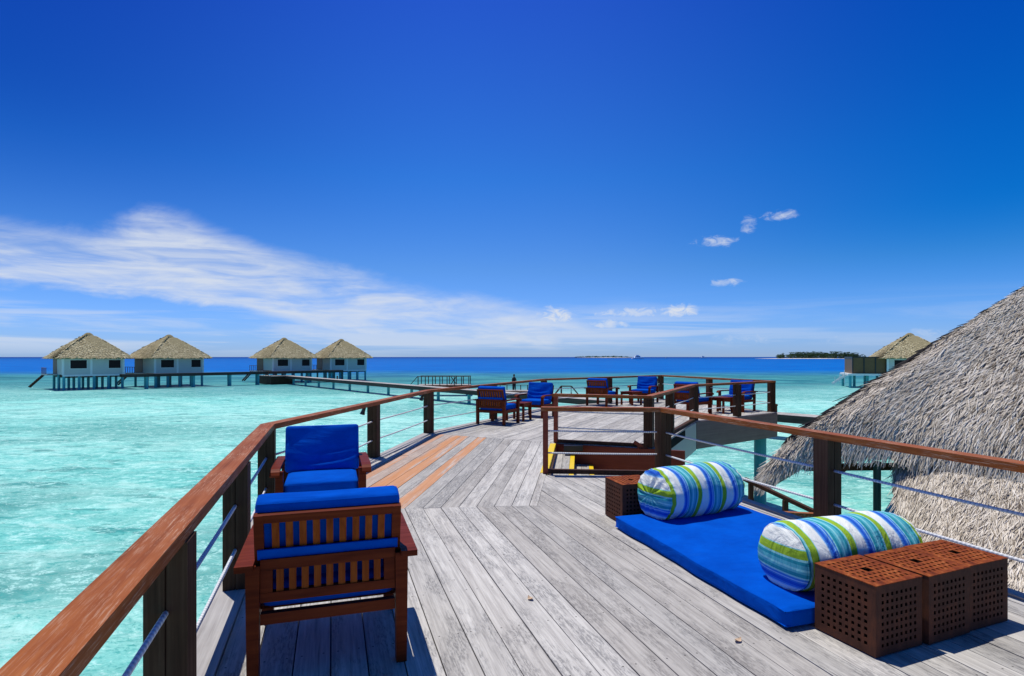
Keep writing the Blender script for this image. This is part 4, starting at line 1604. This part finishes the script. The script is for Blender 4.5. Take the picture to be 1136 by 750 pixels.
# ------------------------------------------------------------------ boardwalks on piles
def boardwalk(pts, zt, wd, label, cat='boardwalk', deep=0.42, step=5.0, pr=0.16, single=False, top_m=None):
    root = empty('boardwalk', (pts[0][0], pts[0][1], SEA))
    tag(root, label, cat)
    b0 = Vector((pts[0][0], pts[0][1]))
    for i, (p, q) in enumerate(zip(pts, pts[1:])):
        p, q = Vector(p), Vector(q)
        d = q - p
        L = d.length
        rz = math.atan2(d.y, d.x)
        bm = bmesh.new()
        lr_ = bm.faces.layers.float.new('rnd')
        n = int(L / 0.6)
        for k in range(n):
            r = random.random()
            for f in box(bm, L * k / n, L * (k + 1) / n - 0.02, -wd / 2, wd / 2, zt - SEA - 0.05, zt - SEA):
                f[lr_] = r
        finish(bm, 'planking', top_m or M_DECK, root, (p.x - b0.x, p.y - b0.y, 0), rz)
        for sgn in (-1, 1):
            bm = bmesh.new()
            box(bm, 0, L, sgn * (wd / 2 + 0.001), sgn * (wd / 2 + 0.08), zt - SEA - deep, zt - SEA - 0.01)
            finish(bm, 'side_beam', M_JETTY, root, (p.x - b0.x, p.y - b0.y, 0), rz)
        n = int(L / step)
        for k in range(n):
            x = L * (k + 0.5) / n
            for sgn in ((0,) if single else (-1, 1)):
                pp = p + d.normalized() * x + Vector((-d.y, d.x)).normalized() * sgn * (wd / 2 - 0.25)
                bm = bmesh.new()
                tube(bm, [(0, 0, -0.5), (0, 0, zt - SEA - 0.055)], pr, 10)
                finish(bm, 'pile', M_TEAL, root, (pp.x - b0.x, pp.y - b0.y, 0))
    return root


boardwalk([(-52.6, 77.6), (-44.6, 86.5), (-30.5, 103)], -0.72, 1.2, 'dark boardwalk on piles linking the row of bungalows', step=4.2, deep=0.42, top_m=M_JETTY)
J0, J1, J2 = Vector((-36.5, 94.0)), Vector((15.6, 29.9)), Vector((18.2, 26.7))
boardwalk([J0, J2], -1.45, 1.3, 'long boardwalk on teal piles running diagonally behind the deck', step=5.4, deep=0.40, pr=0.16, single=True)

# brown platform in front of the third bungalow
pl = empty('arrival_platform', (-38.6, 94.5, SEA), R(-45))
tag(pl, 'boxed brown timber platform at the far end of the long boardwalk', 'platform')
bm = bmesh.new()
lr = bm.faces.layers.float.new('rnd')
box(bm, -2.6, 2.6, -2.0, 2.0, 1.30, 1.36)
finish(bm, 'planking', M_DECK, pl)
bm = bmesh.new()
box(bm, -2.5, 2.5, -1.9, 1.9, 0.05, 1.295)
finish(bm, 'skirting', M_POST, pl)
bm = bmesh.new()
for k in range(6):
    box(bm, -2.5 + k, -2.44 + k, -1.95, -1.89, 1.36, 2.2)
box(bm, -2.5, 2.56, -1.96, -1.88, 2.2, 2.27)
finish(bm, 'guard_rail', M_BROWN, pl)
bm = bmesh.new()
bar(bm, (-2.6, 0.5, 1.2), (-4.4, 0.5, 0.1), 0.1, 0.2)
bar(bm, (-2.6, -0.4, 1.2), (-4.4, -0.4, 0.1), 0.1, 0.2)
finish(bm, 'steps', M_POST, pl)


def swim_platform(x, y, sx, sy, zt, posts, rail_h, label, extra=False):
    root = empty('swim_platform', (x, y, SEA))
    tag(root, label, 'platform')
    bm = bmesh.new()
    bm.faces.layers.float.new('rnd')
    box(bm, -sx / 2, sx / 2, -sy / 2, sy / 2, zt - SEA - 0.06, zt - SEA)
    finish(bm, 'planking', M_DECK, root)
    bm = bmesh.new()
    box(bm, -sx / 2, sx / 2, -sy / 2 - 0.06, -sy / 2 - 0.001, zt - SEA - 0.3, zt - SEA)
    box(bm, -sx / 2, sx / 2, sy / 2 + 0.001, sy / 2 + 0.06, zt - SEA - 0.3, zt - SEA)
    finish(bm, 'side_beam', M_BROWN, root)
    for k in range(posts):
        xx = -sx / 2 + 0.1 + (sx - 0.2) * k / (posts - 1)
        for sgn in ((-1, 1) if extra else (1,)):
            bm = bmesh.new()
            box(bm, xx - 0.045, xx + 0.045, sgn * (sy / 2 - 0.1) - 0.04, sgn * (sy / 2 - 0.1) + 0.04, zt - SEA + 0.001, zt - SEA + rail_h - 0.061)
            finish(bm, 'rail_post', M_POST, root)
    bm = bmesh.new()
    for sgn in ((-1, 1) if extra else (1,)):
        box(bm, -sx / 2, sx / 2, sgn * (sy / 2 - 0.1) - 0.05, sgn * (sy / 2 - 0.1) + 0.05, zt - SEA + rail_h - 0.06, zt - SEA + rail_h)
    finish(bm, 'handrail', M_DOOR, root)
    for (ix, iy) in ((-1, -1), (1, -1), (-1, 1), (1, 1)):
        bm = bmesh.new()
        tube(bm, [(ix * (sx / 2 - 0.3), iy * (sy / 2 - 0.3), -0.5), (ix * (sx / 2 - 0.3), iy * (sy / 2 - 0.3), zt - SEA - 0.061)], 0.15, 10)
        finish(bm, 'pile', M_TEAL, root)
    return root


sp = swim_platform(-7.7, 66, 5.9, 2.6, -1.55, 8, 0.98, 'railed brown platform in the lagoon behind the left railing', True)
bm = bmesh.new()
bar(bm, (-2.9, -1.2, 2.2), (-3.7, -1.2, 1.3), 0.07, 0.07)
bar(bm, (0.7, 0, 1.26), (1.3, 0, 2.1), 0.09, 0.09)
bar(bm, (1.3, 0.4, 1.26), (0.7, 0.4, 2.1), 0.09, 0.09)
finish(bm, 'boarding_ladder', M_POST, sp)
swim_platform(0.2, 62, 3.2, 2.4, -2.0, 5, 0.55, 'small railed platform behind the far chairs where a person stands')

# handrails of a swimming ladder on the long boardwalk
lad = empty('swim_ladder', (4.35, 46.0, -1.45))
tag(lad, 'dark handrail frame of a swimming ladder at the long boardwalk behind the chairs', 'ladder')
bm = bmesh.new()
for yy in (-0.3, 0.3):
    tube(bm, [(-0.95, yy, 0.05), (-0.42, yy, 0.72), (0.38, yy, 0.72), (0.38, yy, 0.0)], 0.035, 8)
    tube(bm, [(-0.42, yy, 0.72), (-0.42, yy, 0.0)], 0.035, 8)
    tube(bm, [(0.38, yy, 0.72), (0.95, yy, 0.05)], 0.035, 8)
finish(bm, 'rail_frame', M_POST, lad)
bm = bmesh.new()
for k in range(3):
    bar(bm, (-0.42 + 0.25 * k, -0.3, 0.02), (-0.42 + 0.25 * k, 0.3, 0.02), 0.1, 0.03)
finish(bm, 'rung', M_POST, lad)

# bollard lamps on the long boardwalk
jd = (J2 - J0).normalized()
jn = Vector((-jd.y, jd.x))
bol = None
for i, (f, lab) in enumerate(((0.22, 'short dark bollard lamp on the far stretch of the long boardwalk'), (0.927, 'short dark bollard lamp on the boardwalk beside the thatched roof'))):
    q = J0 + (J2 - J0) * f + jn * (0.50)
    if bol is None:
        bol = empty('bollard_lamp')
        bm = bmesh.new()
        tube(bm, [(0, 0, 0), (0, 0, 0.34)], 0.085, 12)
        finish(bm, 'body', M_POST, bol)
        bm = bmesh.new()
        tube(bm, [(0, 0, 0.341), (0, 0, 0.37), (0, 0, 0.43), (0, 0, 0.46)], [0.10, 0.125, 0.10, 0.03], 12)
        finish(bm, 'lamp_cap', M_POST, bol)
        o = bol
    else:
        o = copy_tree(bol)
    o.location = (q.x, q.y, -1.448)
    tag(o, lab, 'lamp', 'bollard lamps on the boardwalk')


# ------------------------------------------------------------------ person on the far platform
def make_person(loc):
    me = bpy.data.meshes.new('person')
    V = [(0, 0, 0.86), (0, 0, 1.05), (0, 0, 1.25), (0, 0, 1.38), (0, 0, 1.45), (0, 0, 1.55), (0, -0.01, 1.64),
         (-0.16, 0, 1.33), (-0.22, 0.02, 1.08), (-0.20, -0.06, 0.84), (-0.20, -0.08, 0.76), (0.16, 0, 1.33), (0.24, 0.0, 1.08), (0.22, -0.08, 0.86), (0.22, -0.1, 0.78),
         (-0.09, 0, 0.80), (-0.10, -0.01, 0.45), (-0.11, 0.02, 0.07), (-0.12, -0.12, 0.03), (0.09, 0, 0.80), (0.11, -0.01, 0.45), (0.13, 0.02, 0.07), (0.15, -0.12, 0.03)]
    E = [(0, 1), (1, 2), (2, 3), (3, 4), (4, 5), (5, 6), (3, 7), (7, 8), (8, 9), (9, 10), (3, 11), (11, 12), (12, 13), (13, 14),
         (0, 15), (15, 16), (16, 17), (17, 18), (0, 19), (19, 20), (20, 21), (21, 22)]
    me.from_pydata(V, E, [])
    rad = [.13, .12, .14, .11, .055, .095, .085, .06, .042, .033, .035, .06, .042, .033, .035, .085, .06, .042, .04, .085, .06, .042, .04]
    o = bpy.data.objects.new('person', me)
    C.objects.link(o)
    o.modifiers.new('skin', 'SKIN')
    for i, sv in enumerate(me.skin_vertices[0].data):
        sv.radius = (rad[i], rad[i] * (0.75 if i in (1, 2, 3) else 1))
        sv.use_root = i == 0
    ss = o.modifiers.new('sub', 'SUBSURF')
    ss.levels = ss.render_levels = 1
    me.materials.append(M_SKIN)
    dg = bpy.context.evaluated_depsgraph_get()
    me2 = bpy.data.meshes.new_from_object(o.evaluated_get(dg))
    o.modifiers.clear()
    o.data = me2
    me2.materials.clear()
    me2.materials.append(M_SKIN)
    o.location = loc
    tag(o, 'person in dark clothes standing on the small far platform', 'person')
    bm = bmesh.new()
    tube(bm, [(0, 0, 0.78), (0, 0, 0.95), (0, 0, 1.2), (0, 0, 1.36), (0, 0, 1.42)], [0.19, 0.165, 0.20, 0.19, 0.08], 14)
    finish(bm, 'shirt', M_CLOTH, o, smooth=True)
    bm = bmesh.new()
    tube(bm, [(-0.09, 0, 0.85), (-0.10, -0.01, 0.45), (-0.11, 0.02, 0.10)], [0.115, 0.085, 0.065], 10)
    tube(bm, [(0.09, 0, 0.85), (0.11, -0.01, 0.45), (0.13, 0.02, 0.10)], [0.115, 0.085, 0.065], 10)
    finish(bm, 'trousers', M_CLOTH, o, smooth=True)
    bm = bmesh.new()
    bmesh.ops.create_uvsphere(bm, u_segments=12, v_segments=8, radius=0.115)
    for v in bm.verts:
        v.co = Vector((v.co.x, v.co.y + 0.025, v.co.z * 0.95 + 1.64))
    finish(bm, 'hair', M_HAIR, o, smooth=True)
    return o


make_person((0.22, 62.0, -1.998))


# ------------------------------------------------------------------ islands and boats on the horizon
def island(x, y, sx, sy, h, label_name):
    bm = bmesh.new()
    n, m_ = 40, 6
    ctr = bm.verts.new((0, 0, h))
    prev = None
    for j in range(1, m_ + 1):
        f = j / m_
        ring = []
        for k in range(n):
            a = 2 * math.pi * k / n
            rr = f * (1 + 0.06 * math.sin(3 * a) + 0.04 * math.sin(7 * a))
            ring.append(bm.verts.new((sx * rr * math.cos(a), sy * rr * math.sin(a), h * (1 - f ** 2.2) - 0.6 * f)))
        if prev is None:
            for k in range(n):
                bm.faces.new((ctr, ring[k], ring[(k + 1) % n]))
        else:
            for k in range(n):
                bm.faces.new((prev[k], ring[k], ring[(k + 1) % n], prev[(k + 1) % n]))
        prev = ring
    return tag(finish(bm, label_name, M_SAND, None, (x, y, SEA), smooth=True), kind='structure')


def wood(x, y, sx, sy, zt, count, hmin, hmax, name, seed):
    rn_ = random.Random(seed)
    bm = bmesh.new()
    for k in range(count):
        u = rn_.uniform(-1, 1)
        v = rn_.uniform(-1, 1)
        if u * u + v * v > 1:
            continue
        cx, cy = u * sx, v * sy
        hh = rn_.uniform(hmin, hmax) * (1 - 0.45 * abs(u) ** 3)
        palm = rn_.random() < 0.3
        if palm:
            hh *= 1.25
            tube(bm, [(cx, cy, zt - 1), (cx + rn_.uniform(-1, 1), cy, zt + hh - 1)], 0.35, 5)
        for j in range(26):
            a, e = rn_.uniform(0, 6.28), rn_.uniform(-0.4, 1.2)
            rr = (3.2 if palm else rn_.uniform(1.5, 3.6))
            c = Vector((cx + rr * math.cos(a) * math.cos(e), cy + rr * math.sin(a) * math.cos(e), zt + hh - (1.0 if palm else 2.8) + (0.8 if palm else rr * 0.8) * math.sin(e)))
            s_ = rn_.uniform(0.7, 1.6)
            q = [c + Vector((rn_.uniform(-s_, s_), rn_.uniform(-s_, s_), rn_.uniform(-s_, s_) * 0.7)) for _ in range(4)]
            try:
                bm.faces.new([bm.verts.new(p) for p in q])
            except ValueError:
                pass
        if not palm:
            for j in range(14):
                a = rn_.uniform(0, 6.28)
                c = Vector((cx + 2.2 * math.cos(a), cy + 2.2 * math.sin(a), zt + rn_.uniform(0, hh - 2)))
                q = [c + Vector((rn_.uniform(-1.4, 1.4), rn_.uniform(-1.4, 1.4), rn_.uniform(-1.2, 1.2))) for _ in range(4)]
                bm.faces.new([bm.verts.new(p) for p in q])
    return tag(finish(bm, name, M_TREES, None, (x, y, SEA)), kind='stuff')


island(745, 1450, 150, 60, 1.6, 'sand_island')
wood(775, 1450, 112, 32, 1.2, 620, 8, 14, 'island_trees', 5)
island(545, 3300, 200, 60, 2.0, 'far_island')
wood(520, 3300, 165, 30, 1.5, 260, 5, 8, 'far_island_trees', 6)


def boat(x, y, L, label, rz, fly=True):
    root = empty('motor_boat', (x, y, SEA), rz)
    tag(root, label, 'boat', 'white boats on the horizon')
    bm = bmesh.new()
    secs = []
    for i in range(9):
        u = i / 8
        hw_ = L * 0.14 * (1 - max(0, (u - 0.35) / 0.65) ** 2.2) + 0.02
        zt = L * 0.10 + L * 0.06 * u
        X_ = L * (u - 0.5) + (L * 0.05 * u)
        secs.append([bm.verts.new((X_, -hw_, zt)), bm.verts.new((X_ - L * 0.04 * u, -hw_ * 0.7, -0.1)), bm.verts.new((X_ - L * 0.04 * u, hw_ * 0.7, -0.1)), bm.verts.new((X_, hw_, zt))])
    for a, b_ in zip(secs, secs[1:]):
        for k in range(4):
            j = (k + 1) % 4
            bm.faces.new((a[k], a[j], b_[j], b_[k]))
    bm.faces.new(secs[0][::-1])
    bm.faces.new(secs[-1])
    finish(bm, 'hull', M_WHITE, root)
    bm = bmesh.new()
    fs = box(bm, -L * 0.30, L * 0.20, -L * 0.10, L * 0.10, L * 0.105, L * 0.26)
    for v in bm.verts:
        if v.co.z > L * 0.2:
            v.co.x *= 0.8
            v.co.y *= 0.9
    cb = finish(bm, 'cabin', M_WHITE, root, bevel=L * 0.012)
    bm = bmesh.new()
    for sgn in (-1, 1):
        box(bm, -L * 0.2, L * 0.12, sgn * L * 0.0975, sgn * L * 0.1, L * 0.18, L * 0.22)
    finish(bm, 'cabin_window', M_GLASS, cb)
    if fly:
        bm = bmesh.new()
        box(bm, -L * 0.18, L * 0.05, -L * 0.08, L * 0.08, L * 0.262, L * 0.32)
        tube(bm, [(-L * 0.1, 0, L * 0.32), (-L * 0.12, 0, L * 0.42)], L * 0.008, 6)
        finish(bm, 'flybridge', M_WHITE, root)
    return root


boat(262, 1200, 26, 'white motor yacht on the horizon beside the low left island', R(8))
boat(650, 1960, 22, 'small white motor boat on the horizon between the two islands', R(-10))
boat(560, 2100, 13, 'tiny white boat farthest off on the horizon', R(170), False)
